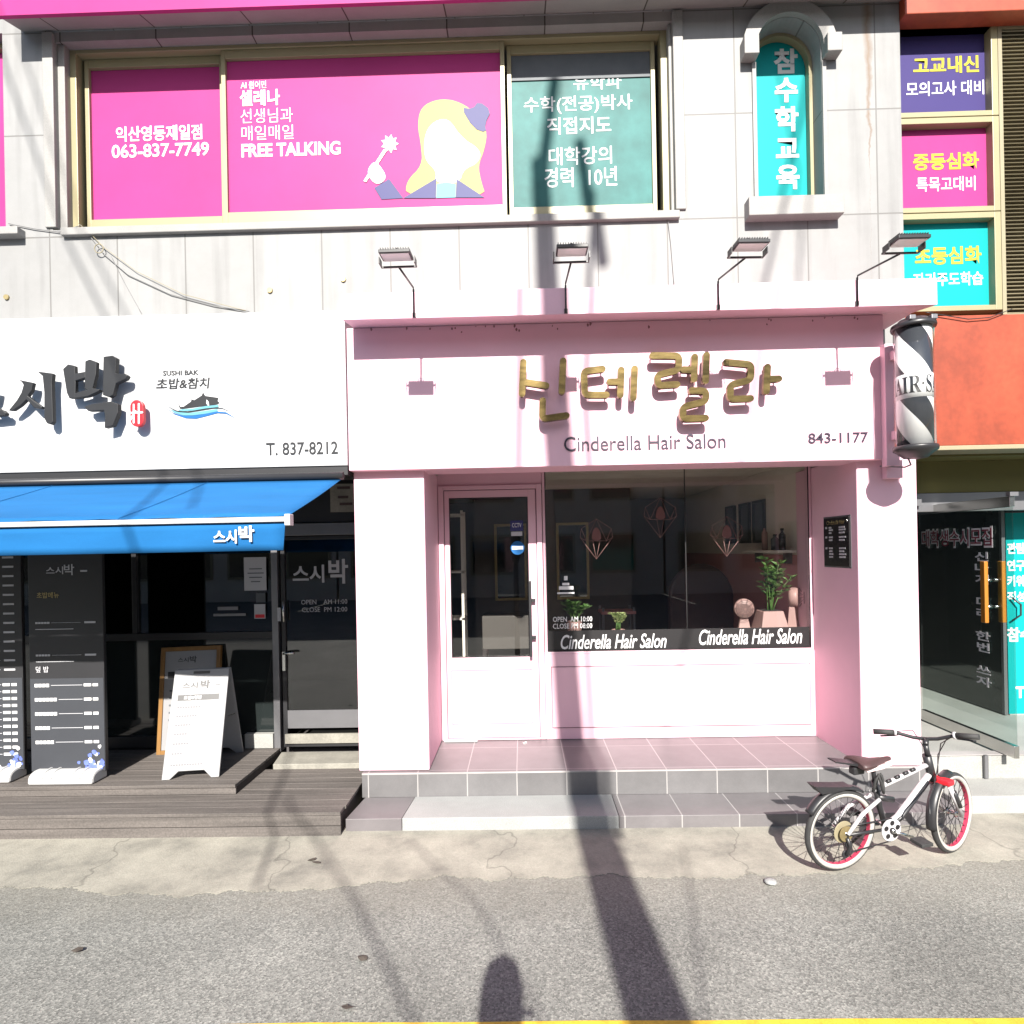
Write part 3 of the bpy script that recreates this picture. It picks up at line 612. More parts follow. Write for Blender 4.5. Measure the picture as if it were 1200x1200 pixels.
# crystal outline decals
M['decalpink'] = mat('dusty_rose_vinyl', (0.30, 0.16, 0.145), 0.5, 0.03)
def crystal(u, v, sx=19, sy=23):
    c_ = lambda a, b_: P(u + a * sx, v + b_ * sy, YD)
    pts = dict(T=c_(0, -1), L=c_(-1, -.2), R=c_(1, -.2), L2=c_(-.93, -.5), R2=c_(.93, -.5), l=c_(-.62, .12), r=c_(.62, .12), B=c_(0, 1.05), ml=c_(-.22, .12), mr=c_(.22, .12), ll=c_(-1, -.05), rr=c_(1, -.05))
    mb = MB()
    for a, b_ in ('T L2', 'L2 ll', 'll B', 'T R2', 'R2 rr', 'rr B', 'l r', 'll l', 'rr r', 'l B', 'r B', 'T l', 'T r', 'L2 r', 'R2 l', 'L2 R2') and [s.split() for s in ('T L2', 'L2 ll', 'll B', 'T R2', 'R2 rr', 'rr B', 'l r', 'll l', 'rr r', 'ml B', 'mr B', 'T l', 'T r', 'L2 l', 'R2 r')]:
        a, b_ = pts[a], pts[b_]; mb.tube([(a[0], Yv, a[1]), (b_[0], Yv, b_[1])], .0014, 4)
    fg = MB(); fg.prism(smooth_poly([c_(-.32, .1), c_(-.25, -.3), c_(-.12, -.55), c_(.12, -.55), c_(.28, -.25), c_(.32, .1)]), Yv - .001, Yv + .001)
    cd_ = link(mb, 'crystal_decal', 'decalpink', dw); link(fg, 'centre_print', 'decaldark', cd_)
crystal(699, 631); crystal(774, 606); crystal(852, 628)
# room behind the glass
rm = MB(); RX0, RX1, RY1, RZ0, RZ1 = -1.1, 2.47, 9.3, 0.262, 2.62
link(MB().box(RX0, RX1, 5.28, RY1, RZ0 - .05, RZ0), 'floor', 'roomfloor', sf)
link(MB().box(RX0, RX1, 5.28, RY1, RZ1, RZ1 + .05), 'ceiling', 'roomcream', sf)
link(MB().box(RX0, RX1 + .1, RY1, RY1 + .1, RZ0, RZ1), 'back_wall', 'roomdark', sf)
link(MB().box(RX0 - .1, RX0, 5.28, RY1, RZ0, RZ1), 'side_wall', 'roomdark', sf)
link(MB().box(RX1, RX1 + .1, 5.28, RY1, 1.78, RZ1), 'side_wall', 'roomcream', sf)
link(MB().box(RX1 - .006, RX1 + .1, 5.28, RY1, RZ0, 1.78), 'wainscot', 'roompink', sf)
link(MB().box(XD + .03, PX2 - .01, YD + .10, 5.62, 0.90, 1.120), 'window_shelf', 'roomcream', sf, bevel=.006)
# dark partition with a doorway, deep in the room
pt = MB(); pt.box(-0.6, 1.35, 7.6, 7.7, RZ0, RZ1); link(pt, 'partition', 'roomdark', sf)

# ------------------------------------------------------------------ salon signboard
sb = thing('salon_signboard', (0.85, 4.5, 2.48), 'pink box signboard with gold letters and projecting canopy over the salon', 'signboard')
SX0, SX1 = -1.245, 2.60
link(MB().box(SX0, SX1, YS, YW - .002, 2.468, 3.50), 'sign_panel', 'pink', sb, bevel=.006)
cz0, cz1 = 3.455, 3.635
link(MB().sweep([(YC, cz0), (YC, cz1), (YW - .002, cz1 + .012), (YW - .002, 3.502), (YS - .006, 3.502)], -1.195, 2.80), 'canopy', 'pink', sb, bevel=.004)
YG = 4.285
def gold(crop, sc, pts): return [P(crop[0] + x / sc, crop[1] + y / sc, YG) for x, y in pts]
A_, As = (600, 400), 7.5; B_, Bs = (750, 400), 6.667; GW = .046
letters = [
 [(A_, As, [(100, 182), (88, 460)]), (A_, As, [(122, 360), (300, 388)]), (A_, As, [(450, 172), (438, 440)]), (A_, As, [(270, 522), (266, 682), (478, 652)])],
 [(A_, As, [(795, 242), (632, 262), (640, 470), (830, 470)]), (A_, As, [(860, 355), (935, 355)]), (A_, As, [(960, 252), (952, 472)]), (A_, As, [(1078, 242), (1066, 498)])],
 [(B_, Bs, [(100, 110), (306, 112), (302, 222), (136, 262), (142, 345), (290, 336)]), (B_, Bs, [(340, 220), (398, 222)]), (B_, Bs, [(428, 122), (422, 295)]), (B_, Bs, [(520, 108), (512, 308)]), (B_, Bs, [(405, 385), (516, 388), (512, 470), (336, 512), (334, 606), (512, 600)])],
 [(B_, Bs, [(675, 162), (870, 180), (866, 300), (708, 338), (706, 452), (865, 445)]), (B_, Bs, [(998, 200), (988, 390)]), (B_, Bs, [(1022, 294), (1085, 292)])]]
for i, L in enumerate(letters):
    mb = MB(); pins = MB()
    for j, (c_, s_, pts) in enumerate(L):
        d = .0015 * j
        stroke_solid(mb, gold(c_, s_, pts), GW, YG - d, YG + .030 + d)
        for q in (pts[0], pts[-1]):
            x, z = P(c_[0] + q[0] / s_, c_[1] + q[1] / s_, YG); pins.tube([(x, YG + .02, z), (x, YS, z)], .005, 6)
    lt = link(mb, 'letter', 'gold', sb); link(pins, 'pin', 'steel', lt)
M['vink'] = mat('dark_violet_ink', (0.02, 0.012, 0.03), 0.5, 0.02)
text_on('Cinderella Hair Salon', (661, 510, 850, 527), YS - .0015, 'vink', sb, bold=.0, t=.006, res=5)
text_on('843-1177', (947, 507, 1017, 519), YS - .0015, 'vink', sb, bold=.008, t=.006, res=5)

rs_ = random.Random(11); sn = MB()
for q in range(26):
    xq = rs_.uniform(SX0 + .05, SX1 - .05); zq = 3.494 - rs_.random() ** 3 * .05; r = rs_.uniform(.004, .011)
    sn.prism([(xq + r * rs_.uniform(.5, 1) * math.cos(6.283 * k / 7), zq - .006 + r * rs_.uniform(.6, 1.5) * math.sin(6.283 * k / 7)) for k in range(7)], YS - .0012, YS - .0002)
link(sn, 'stain', 'stain', sb)

# ------------------------------------------------------------------ sign floodlights
def make_lamp():
    t = thing('sign_floodlight', (0, 0, 0), '', 'lamp', 'black floodlights on arms above the pink sign')
    arm = MB().tube([(0, -.010, .002), (0, -.010, .185), (0, -.02, .195), (0, -.458, .125)], .0065, 8); link(arm, 'arm', 'dark', t, local=True)
    link(MB().box(-.012, .012, -.008, 0, 0.0, .03), 'bracket', 'dark', t, local=True)
    yk = MB(); yk.box(-.108, .108, -.468, -.458, .122, .132); yk.box(-.108, -.102, -.53, -.468, .122, .16); yk.box(.102, .108, -.53, -.468, .122, .16); link(yk, 'yoke', 'dark', t, local=True)
    m = Matrix.Translation((0, -.54, .16)) @ Matrix.Rotation(rad(2), 4, 'X')
    h = link(MB().box(-.092, .092, -.060, .060, -.009, .011).xf(m), 'housing', 'dark', t, local=True, bevel=.003)
    fn = MB()
    for k in range(12): fn.box(-.084 + k * .0148, -.080 + k * .0148, -.052, .052, .0115, .024)
    link(fn.xf(m), 'heat_sink', 'dark', h, local=True)
    link(MB().box(-.082, .082, -.050, .052, -.0125, -.0092).xf(m), 'lens', 'led', h, local=True)
    link(MB().tube([(-.02, .03, .016), (-.018, .03, .045), (.0, .03, .055), (.018, .03, .045), (.02, .03, .012)], .003, 6).xf(m), 'hook', 'dark', h, local=True)
    return t
lamp0 = make_lamp()
for i, (u, lab) in enumerate([(490, 'black floodlight arm leftmost above the pink sign, over blank pink panel'), (668, 'black floodlight on arm directly below the teal film window'),
                              (845, 'black floodlight on arm between the teal window and the round-headed window'), (1005, 'black floodlight at the right end of the canopy, overlapping the cyan pane')]):
    o = lamp0 if i == 0 else copy_tree(lamp0)
    o.location = ((u - 612) / 713 * YC, YC - .001, cz0 + .005); o['label'] = lab; o.rotation_euler.z = rad(random.uniform(-2, 2))

# ------------------------------------------------------------------ barber pole
bx_, by_ = 2.63, 4.10; bz0, bz1 = ZA(1070, 523, by_), ZA(1070, 386, by_)
bp = thing('barber_pole', (bx_, by_, bz0), 'black and white striped barber pole at the right end of the pink sign', 'barber pole')
R_ = .117
def stripes():
    m, n, l, b = nodes_of('spiral_stripes'); b.inputs['Roughness'].default_value = .4
    tc = n.new('ShaderNodeTexCoord'); sp = n.new('ShaderNodeSeparateXYZ'); l.new(tc.outputs['Object'], sp.inputs[0])
    at = n.new('ShaderNodeMath'); at.operation = 'ARCTAN2'; l.new(sp.outputs['Y'], at.inputs[0]); l.new(sp.outputs['X'], at.inputs[1])
    a = n.new('ShaderNodeMath'); a.operation = 'MULTIPLY'; a.inputs[1].default_value = 2 / (2 * math.pi); l.new(at.outputs[0], a.inputs[0])
    z = n.new('ShaderNodeMath'); z.operation = 'MULTIPLY_ADD'; z.inputs[1].default_value = 1 / .43; z.inputs[2].default_value = .25; l.new(sp.outputs['Z'], z.inputs[0])
    s = n.new('ShaderNodeMath'); s.operation = 'ADD'; l.new(a.outputs[0], s.inputs[0]); l.new(z.outputs[0], s.inputs[1])
    fr = n.new('ShaderNodeMath'); fr.operation = 'FRACT'; l.new(s.outputs[0], fr.inputs[0])
    lt = n.new('ShaderNodeMath'); lt.operation = 'LESS_THAN'; lt.inputs[1].default_value = .5; l.new(fr.outputs[0], lt.inputs[0])
    mx = n.new('ShaderNodeMix'); mx.data_type = 'RGBA'; l.new(lt.outputs[0], mx.inputs['Factor']); mx.inputs['A'].default_value = (.72, .72, .72, 1); mx.inputs['B'].default_value = (.03, .033, .04, 1)
    l.new(mx.outputs['Result'], b.inputs['Base Color']); return m
M['stripes'] = stripes(); hh = bz1 - bz0
cyl = link(MB().lathe([(R_ - .012, bz0), (R_ - .012, bz1)], (bx_, by_, 0), n=48), 'cylinder', 'stripes', bp)
link(MB().lathe([(R_ - .0105, bz0 + hh * .395), (R_ - .0105, bz0 + hh * .60)], (bx_, by_, 0), n=48), 'band', 'vwhite', cyl)
vs_, fs_ = letter_mesh('𝐇𝐀𝐈𝐑·𝐒𝐀𝐋𝐎𝐍', .60, .115, res=3)
lm = solid(vs_, fs_, .001); q = []
for p in lm.v:
    a = -math.pi / 2 + rad(30) + (p.x - .325) / (R_ - .0105); rr = R_ - .0095 + p.z; q.append(Vector((bx_ + rr * math.cos(a), by_ + rr * math.sin(a), bz0 + hh * .43 + p.y)))
lm.v = q; link(lm, 'lettering', 'vblack', cyl)
link(MB().lathe([(R_, bz0 + .001), (R_, bz1 - .001)], (bx_, by_, 0), n=48), 'clear_cover', 'glass', bp)
cap = MB().lathe([(R_ + .012, bz1), (R_ + .016, bz1 + .012), (R_ + .012, bz1 + .03), (R_ - .02, bz1 + .045), (R_ - .03, bz1 + .06), (.02, bz1 + .068)], (bx_, by_, 0), n=48); link(cap, 'cap', 'dark', bp)
for s in (-1, 1): link(MB().box(bx_ + s * .07 - .02, bx_ + s * .07 + .02, by_ - .11, by_ - .06, bz1 + .03, bz1 + .06), 'clip', 'greymetal', bp, bevel=.004)
bot = MB().lathe([(.02, bz0 - .085), (R_ * .6, bz0 - .078), (R_ * .92, bz0 - .045), (R_ + .012, bz0 - .03), (R_ + .016, bz0 - .012), (R_ + .012, bz0)], (bx_, by_, 0), n=48); link(bot, 'base', 'dark', bp)
bk = MB(); bk.box(bx_ - .03, bx_ + .03, by_ + .1, YS + .001, bz0 + .08, bz0 + .14); bk.box(bx_ - .03, bx_ + .03, by_ + .1, YS + .001, bz1 - .14, bz1 - .08)
bk.box(bx_ - .06, bx_ + .03, YS - .06, YS, bz0 - .1, bz1 - .02); link(bk, 'bracket', 'pinkframe', bp, bevel=.003)
link(MB().box(XA(1036, 550, 4.43), XA(1055, 550, 4.43), 4.40, YP - .001, ZA(1045, 561, 4.43), 2.464), 'junction_box', 'pinkframe', bp, bevel=.004)
link(MB().tube([(bx_ - .05, by_, bz0 - .08), (bx_ - .02, by_ + .02, bz0 - .12), (bx_ + .02, by_ + .15, bz0 - .12), (bx_ - .06, 4.40, bz0 - .09)], .006, 6), 'cable', 'cableg', bp)

# ------------------------------------------------------------------ price board on the reveal
pz0, pz1, py0, py1 = 1.70, 2.075, 4.56, 4.94; pxx = PX2
pb = thing('price_board', (pxx, 4.75, pz0), 'black price list board on the pink wall right of the window', 'price board')
link(MB().box(pxx - .010, pxx - .001, py0, py1, pz0, pz1), 'board', 'vblack', pb, bevel=.002)
link(MB().box(pxx - .0035, pxx - .0005, py0 - .012, py1 + .012, pz0 - .012, pz1 + .012), 'backplate', 'greymetal', pb)
rows = MB()
for k, z in enumerate([.80, .75, .69, .60, .54, .37, .31, .25, .19]):
    zz = pz0 + (pz1 - pz0) * z
    for y0, y1 in ((.60, .78), (.12, .38)):
        rows.box(pxx - .0115, pxx - .0105, py0 + (py1 - py0) * y0 + random.uniform(0, .03), py0 + (py1 - py0) * y1, zz - .007, zz + .006)
    if k in (0, 3, 5): rows.box(pxx - .0115, pxx - .0105, py0 + (py1 - py0) * .85, py0 + (py1 - py0) * .93, zz - .008, zz + .008)
link(rows, 'printed_row', 'paper', pb)
vs_, fs_ = letter_mesh('Cinderella Hair', .27, .032, shear=.2, res=2); lm = solid(vs_, fs_, .001)
lm.v = [Vector((pxx - .0105 - p.z, py1 - .05 - p.x, pz1 - .052 + p.y)) for p in lm.v]; link(lm, 'lettering', 'sprocket', pb)
link(MB().lathe([(.012, -.014), (.010, -.004)], (pxx, py0 + .03, pz1 - .03), 'X', 12), 'screw', 'steel', pb)

# ------------------------------------------------------------------ tiled entrance steps
es = thing('entrance_steps', (0.86, 4.5, 0), 'grey tiled two-step entrance platform in front of the salon', 'steps')
EX0, EX1, YPL, YLO, ZPL, ZLO = -1.205, 2.90, 4.425, 4.07, 0.262, 0.085
link(MB().box(EX0, EX1, YPL + .006, 5.30, 0.10, ZPL), 'platform', 'tile', es)
link(MB().box(EX0, EX1, YPL, YPL + .0055, ZLO, ZPL - .012), 'riser', 'tileriser', es)
link(MB().box(EX0, EX1, YPL - .003, YPL + .0058, ZPL - .0115, ZPL - .001), 'nosing', 'grout', es)
SLX0, SLX1 = XA(480, 950, 4.2), XA(722, 945, 4.2)
tl = MB().flat([(EX0 + .02, YPL - .001), (EX0 - .02 , YLO), (SLX0 - .03, YLO), (SLX0 - .003, YPL - .001)], 0.0, ZLO); link(tl, 'step', 'tileplain', es, bevel=.003)
link(MB().flat([(SLX1 + .003, YPL - .001), (SLX1 - .0, YLO), (EX1, YLO), (EX1, YPL - .001)], 0.0, ZLO), 'step', 'tilelow', es, bevel=.003)
link(MB().flat([(SLX0, YPL - .001), (SLX0 - .026, YLO - .004), (SLX1 - .003, YLO - .004), (SLX1, YPL - .001)], 0.0, ZLO + .003), 'step', 'slab', es, bevel=.004)

# ------------------------------------------------------------------ sushi restaurant signboard
YT = 4.36
ss = thing('restaurant_signboard', (-3.0, 4.5, 2.5), 'white signboard with thick charcoal brush letters over the blue awning', 'signboard')
link(MB().box(-7.0, -1.250, YT, YW - .002, 2.505, 3.625), 'sign_panel', 'signwhite', ss, bevel=.005)
link(MB().box(-7.0, -1.252, YT + .012, YW, 2.44, 2.504), 'trim', 'dark', ss)
YL_ = YT - .085
def charc(crop, sc, pts, Y): return [P(crop[0] + x / sc, crop[1] + y / sc, Y) for x, y in pts]
K_, Ks = (0, 400), 6.667
si = [[(140, 298), (178, 306), (258, 322), (245, 385), (215, 425), (258, 460), (330, 512), (322, 526), (265, 518), (205, 455), (160, 500), (100, 540), (65, 540), (130, 460), (165, 400), (182, 340), (166, 315)],
      [(290, 235), (335, 240), (412, 250), (405, 330), (415, 630), (395, 650), (365, 640), (345, 600), (345, 400), (332, 270)]]
bak = [[(490, 215), (530, 178), (585, 190), (590, 330), (587, 445), (540, 445), (520, 400)], [(665, 155), (700, 140), (755, 160), (750, 260), (722, 372), (690, 385), (660, 370)],
       [(584, 252), (668, 236), (668, 285), (586, 310)], [(586, 405), (720, 366), (780, 375), (775, 390), (690, 430), (586, 446)],
       [(810, 120), (880, 112), (912, 130), (905, 250), (985, 255), (1000, 270), (985, 295), (908, 330), (885, 420), (855, 438), (805, 420)],
       [(660, 510), (720, 490), (870, 470), (925, 490), (925, 560), (885, 660), (820, 678), (822, 590), (815, 540), (690, 545)]]
seu = [[(x - 300, y + 40) for x, y in si[0]], [(-300, 590), (-100, 548), (20, 535), (48, 560), (40, 578), (-100, 592), (-280, 612)]]
for strokes in (seu, si, bak):
    mb = MB()
    for j, s_ in enumerate(strokes): mb.prism(charc(K_, Ks, s_, YL_), YL_ - .0012 * j, YL_ + .032 + .001 * j)
    link(mb, 'letter', 'charcoal', ss, bevel=.004)
cx_, cz_ = P(1068 / Ks, 400 + 562 / Ks, YL_)
cap_ = [(cx_ + .047 * math.cos(a) , cz_ + (.045 if math.sin(a) > 0 else -.045) + .05 * math.sin(a)) for a in [2 * math.pi * k / 32 for k in range(32)]]
seal = link(MB().prism(cap_, YL_, YL_ + .032), 'seal', 'red', ss, bevel=.003)
mb = MB()
for j, pts in enumerate([[(1046, 495), (1046, 635)], [(1086, 490), (1086, 640)], [(1018, 618), (1060, 545)], [(1012, 560), (1112, 556)]]):
    stroke_solid(mb, [P(x / Ks, 400 + y / Ks, YL_) for x, y in pts], .013, YL_ - .003 - .0004 * j, YL_ + .001)
link(mb, 'seal_mark', 'vwhite', seal)
N_, Ns = (170, 420), 10.0
def emblem(pts, mt, d=0): decal(N_, Ns, pts, YT - .001 - d, mt, ss, t=.002, name='emblem')
emblem([(385, 520), (415, 568), (455, 565), (540, 505), (545, 478), (578, 490), (665, 435), (680, 398), (706, 440), (860, 462), (850, 500), (875, 520), (850, 538), (770, 552), (715, 556), (440, 592), (408, 588)], 'charcoal')
emblem([(722, 482), (745, 510), (752, 552), (735, 552), (718, 520)], 'vwhite', .002)
emblem([(395, 600), (560, 588), (720, 558), (860, 545), (862, 570), (720, 585), (560, 612), (400, 622)], 'skyblue', .001)
emblem([(300, 600), (400, 632), (520, 640), (700, 615), (850, 592), (850, 620), (700, 650), (560, 668), (450, 668), (340, 635)], 'skyblue', .0005)
emblem([(225, 570), (330, 640), (450, 672), (560, 672), (700, 652), (850, 622), (950, 630), (1070, 707), (950, 648), (850, 642), (720, 677), (600, 707), (480, 702), (350, 657)], 'midblue', .001)
emblem([(270, 563), (370, 610), (500, 624), (640, 602), (800, 577), (900, 578), (1015, 632), (900, 586), (800, 586), (640, 612), (500, 634), (365, 622)], 'charcoal', .002)
text_on('SUSHI BAK', (191, 434, 233, 440), YT - .001, 'charcoal', ss, bold=.03, res=2)
text_on('초밥&참치', (183, 443, 246, 456), YT - .001, 'charcoal', ss, bold=.022, shear=.12)
text_on('T. 837-8212', (312, 518, 396, 533), YT - .001, 'charcoal', ss, bold=.012, t=.003, res=5)

# ------------------------------------------------------------------ awning
AX0, AX1, AYF, AZB, AZF = -7.0, -1.285, 3.33, 2.405, 2.085
an = thing('awning', (-3.5, 4.34, 2.42), 'bright blue retractable canvas awning below the white signboard', 'awning')
mb = MB(); nx = 60; ny = 10; o = 0
for i in range(nx + 1):
    for j in range(ny + 1):
        s = j / ny; x = AX0 + (AX1 - AX0) * i / nx
        mb.v.append(Vector((x, 4.33 + (AYF - 4.33) * s, AZB + (AZF - AZB) * s - .007 * math.sin(math.pi * s) + .003 * math.sin(i * 1.7) * s)))
for i in range(nx):
    for j in range(ny): a = i * (ny + 1) + j; mb.f.append([a, a + 1, a + ny + 2, a + ny + 1]); mb.smooth.append(True)
cv = link(mb, 'canopy', 'blueaw', an); sm = cv.modifiers.new('thick', 'SOLIDIFY'); sm.thickness = .003
mb = MB()
for i in range(nx + 1):
    x = AX0 + (AX1 - .015 - AX0) * i / nx
    for j in range(5):
        s = j / 4; mb.v.append(Vector((x - .012 * s * (1 if i == nx else 0), AYF - .012 + .008 * math.sin(i * .9) * s, AZF - .035 - (.155) * s)))
for i in range(nx):
    for j in range(4): a = i * 5 + j; mb.f.append([a, a + 1, a + 6, a + 5]); mb.smooth.append(True)
sm_ = MB()
for q in range(5):
    xq = AX1 - .95 - q * 1.12; sm_.tube([(xq, 4.33 + (AYF - 4.33) * s, AZB + (AZF - AZB) * s - .007 * math.sin(math.pi * s) + .004) for s in [k / 10 for k in range(11)]], .002, 5)
link(sm_, 'seam', 'blueaw', cv)
va = link(mb, 'valance', 'blueaw', an); sm = va.modifiers.new('thick', 'SOLIDIFY'); sm.thickness = .002
link(MB().box(AX0, AX1 - .01, AYF - .03, AYF + .005, AZF - .034, AZF - .006), 'front_bar', 'plasticw', an, bevel=.004)
link(MB().box(AX1 - .012, AX1 + .02, AYF - .035, AYF + .02, AZF - .055, AZF + .008), 'bar_end', 'plasticw', an, bevel=.004)
link(MB().tube([(AX0, 4.31, 2.425), (AX1 + .02, 4.31, 2.425)], .028, 12), 'roller', 'dark', an)
link(MB().tube([(AX1 - .12, 4.33, 2.33), (AX1 - .55, 3.85, 2.19), (AX1 - .10, AYF + .02, 2.06)], .016, 8), 'arm', 'dark', an)
yt = AYF - .022
for s, px in (('스시', (250, 621, 277.5, 637)), ('박', (279.5, 616, 298, 635))): text_on(s, px, yt, 'vwhite', an, bold=.03, t=.001)

# ------------------------------------------------------------------ sushi restaurant front
YK = 5.15
rf = thing('restaurant', (-3.0, YK, 0.2), 'dark tinted glass restaurant front with black frames behind the menu boards', 'shop front')
DX0 = XA(331, 760, YK)
link(MB().box(-7.0, -1.236, YK + .002, YK + .10, 2.14, 2.50), 'header', 'dark', rf)
link(MB().box(DX0 - .02, -1.238, YK - .03, YK + .002, ZA(380, 627, YK), ZA(380, 613, YK)), 'transom', 'greymetal', rf, bevel=.003)
link(MB().box(DX0 - .075, DX0 - .02, YK - .03, YK + .08, 0.20, 2.30), 'post', 'greymetal', rf, bevel=.004)
ml = MB(); xm = XA(158, 700, YK); ml.box(xm - .02, xm + .02, YK - .01, YK + .06, 1.22, 2.14); ml.box(-7.0, DX0 - .075, YK - .012, YK + .06, 1.16, 1.22); ml.box(-7.0, DX0 - .075, YK - .012, YK + .06, 0.24, 0.34)
link(ml, 'mullion', 'dark', rf, bevel=.003)
w_ = link(MB().box(-7.0, DX0 - .078, YK + .02, YK + .028, 1.22, 2.14), 'window', 'darkglass', rf)
M['lowpanel'] = mat('black_glass_panel', (0.014, 0.018, 0.018), 0.06, 0.1, 2, coat=0.6)
link(MB().box(-7.0, DX0 - .078, YK + .015, YK + .03, 0.34, 1.16), 'panel', 'lowpanel', rf)
link(MB().box(XA(290, 860, YK), DX0 - .076, YK - .05, YK - .001, 0.24, ZA(310, 858, YK)), 'kerb', 'stone', rf)
def notice(px, mt, Y=YK - .001, par=None): return link(slab(MB(), px, Y, .001), 'notice', mt, par or rf)
notice((286, 653, 312, 692), 'paper'); notice((300, 695, 311, 706), 'blindgrey'); nn = notice((298, 708, 311, 725), 'paper'); link(slab(MB(), (299, 720, 310, 724), YK - .003, .001), 'stripe', 'red', nn)
mb = MB()
for k, (u0_, u1_, v) in enumerate([(292, 307, 666), (290, 309, 671), (292, 307, 676), (294, 305, 681)]): slab(mb, (u0_, v, u1_, v + 1.2), YK - .003, .001)
link(mb, 'printed_row', 'blindgrey', rf)
mb = MB(); slab(mb, (255, 711, 279, 715), YK + .005, .001); slab(mb, (250, 719, 288, 722), YK + .005, .001); link(mb, 'printed_row', 'greymetal', rf)
# glass door
dr = link(ring(MB(), DX0, -1.240, 0.235, ZA(380, 628, YK), YK - .012, YK + .03, .035, .03, .05, .03), 'door', 'dark', rf, bevel=.003)
link(MB().box(DX0 + .03, -1.27, YK + .006, YK + .014, ZA(370, 852, YK), ZA(380, 632, YK)), 'glass', 'darkglass', dr)
link(slab(MB(), (333, 832, 426, 853), YK - .004, .006), 'kick_panel', 'greymetal', dr)
link(slab(MB(), (334, 860, 428, 871), YK - .03, .02), 'sill', 'threshold', rf)
for s, px in (('스시', (343, 662, 380, 683)), ('박', (385, 655, 408, 684))): text_on(s, px, YK + .004, 'paper', dr, bold=.022)
text_on('OPEN    AM 11:00', (353, 702.5, 407, 708), YK + .004, 'paper', dr, res=2); text_on('CLOSE  PM 12:00', (354, 711.5, 407, 717), YK + .004, 'paper', dr, res=2)
h = MB(); hx_ = XA(335, 730, YK); h.tube([(hx_, YK - .05, ZA(335, 728, YK)), (hx_, YK - .05, ZA(335, 704, YK))], .010, 8)
link(h, 'handle', 'steel', dr)
h = MB(); hx_ = XA(334, 770, YK); zc = ZA(336, 766, YK); h.box(hx_ - .012, hx_ + .012, YK - .03, YK - .012, zc - .14, zc + .02); h.tube([(hx_, YK - .035, zc + .005), (hx_ + .03, YK - .05, zc + .01), (hx_ + .1, YK - .05, zc + .012)], .010, 8); link(h, 'handle', 'steel', dr)
link(slab(MB(), (325, 712, 329, 728), YK - .032, .001), 'notice', 'paper', rf)
pq = link(slab(MB(), (387, 567, 416, 600), YK - .06, .004), 'plaque', 'threshold', rf)
mb = MB(); slab(mb, (395, 570, 410, 573), YK - .063, .002); slab(mb, (396, 581, 408, 584), YK - .063, .002); slab(mb, (398, 589, 413, 592), YK - .063, .002); link(mb, 'printed_row', 'brown', pq)
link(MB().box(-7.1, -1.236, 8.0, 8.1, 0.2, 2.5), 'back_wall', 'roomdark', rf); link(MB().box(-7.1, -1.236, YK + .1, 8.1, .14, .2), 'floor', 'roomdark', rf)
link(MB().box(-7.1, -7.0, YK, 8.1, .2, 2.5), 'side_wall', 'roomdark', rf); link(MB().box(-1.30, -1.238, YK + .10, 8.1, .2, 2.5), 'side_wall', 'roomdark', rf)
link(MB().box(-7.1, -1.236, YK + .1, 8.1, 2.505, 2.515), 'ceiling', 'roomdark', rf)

# ------------------------------------------------------------------ timber deck and cement threshold
td = thing('timber_deck', (-3.5, 4.5, 0), 'weathered brown timber deck with a raised section in front of the restaurant', 'deck')
ZU, ZL, XU = 0.235, 0.160, -2.085
mb = MB(); y = 4.005
while y < 4.80:
    mb.box(-7.2, -1.232 if y > 4.1 else -1.24, y, y + .098, ZL - .022, ZL + random.uniform(-.001, .001)); y += .103
link(mb, 'lower_boards', 'deck', td, bevel=.002)
mb = MB(); y = 4.31
while y < YK - .02:
    mb.box(-7.2, XU, y, min(y + .098, YK - .012), ZU - .022, ZU + random.uniform(-.001, .001)); y += .103
link(mb, 'raised_boards', 'deck', td, bevel=.002)
mb = MB(); mb.box(-7.2, -1.24, 4.008, 4.026, 0.070, ZL - .025); mb.box(-7.2, -1.24, 4.008, 4.026, 0.0, 0.065); mb.box(-7.2, XU, 4.318, 4.336, ZL + .004, ZU - .025)
link(mb, 'riser_boards', 'deck', td, bevel=.002)
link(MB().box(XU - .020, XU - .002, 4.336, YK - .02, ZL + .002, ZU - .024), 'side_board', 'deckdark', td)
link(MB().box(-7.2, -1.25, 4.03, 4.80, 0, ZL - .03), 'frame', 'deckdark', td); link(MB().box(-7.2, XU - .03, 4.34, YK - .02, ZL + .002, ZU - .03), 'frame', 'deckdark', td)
ct = link(MB().flat([(XU + .06, 4.82), (XU + .01, YK - .03), (-1.238, YK - .03), (-1.238, 4.82)], 0.0, .20), 'door_threshold', 'threshold', None, (-1.6, 5.0, 0), bevel=.006)
tag(ct, 'pale cement slab at the foot of the restaurant door', 'threshold')

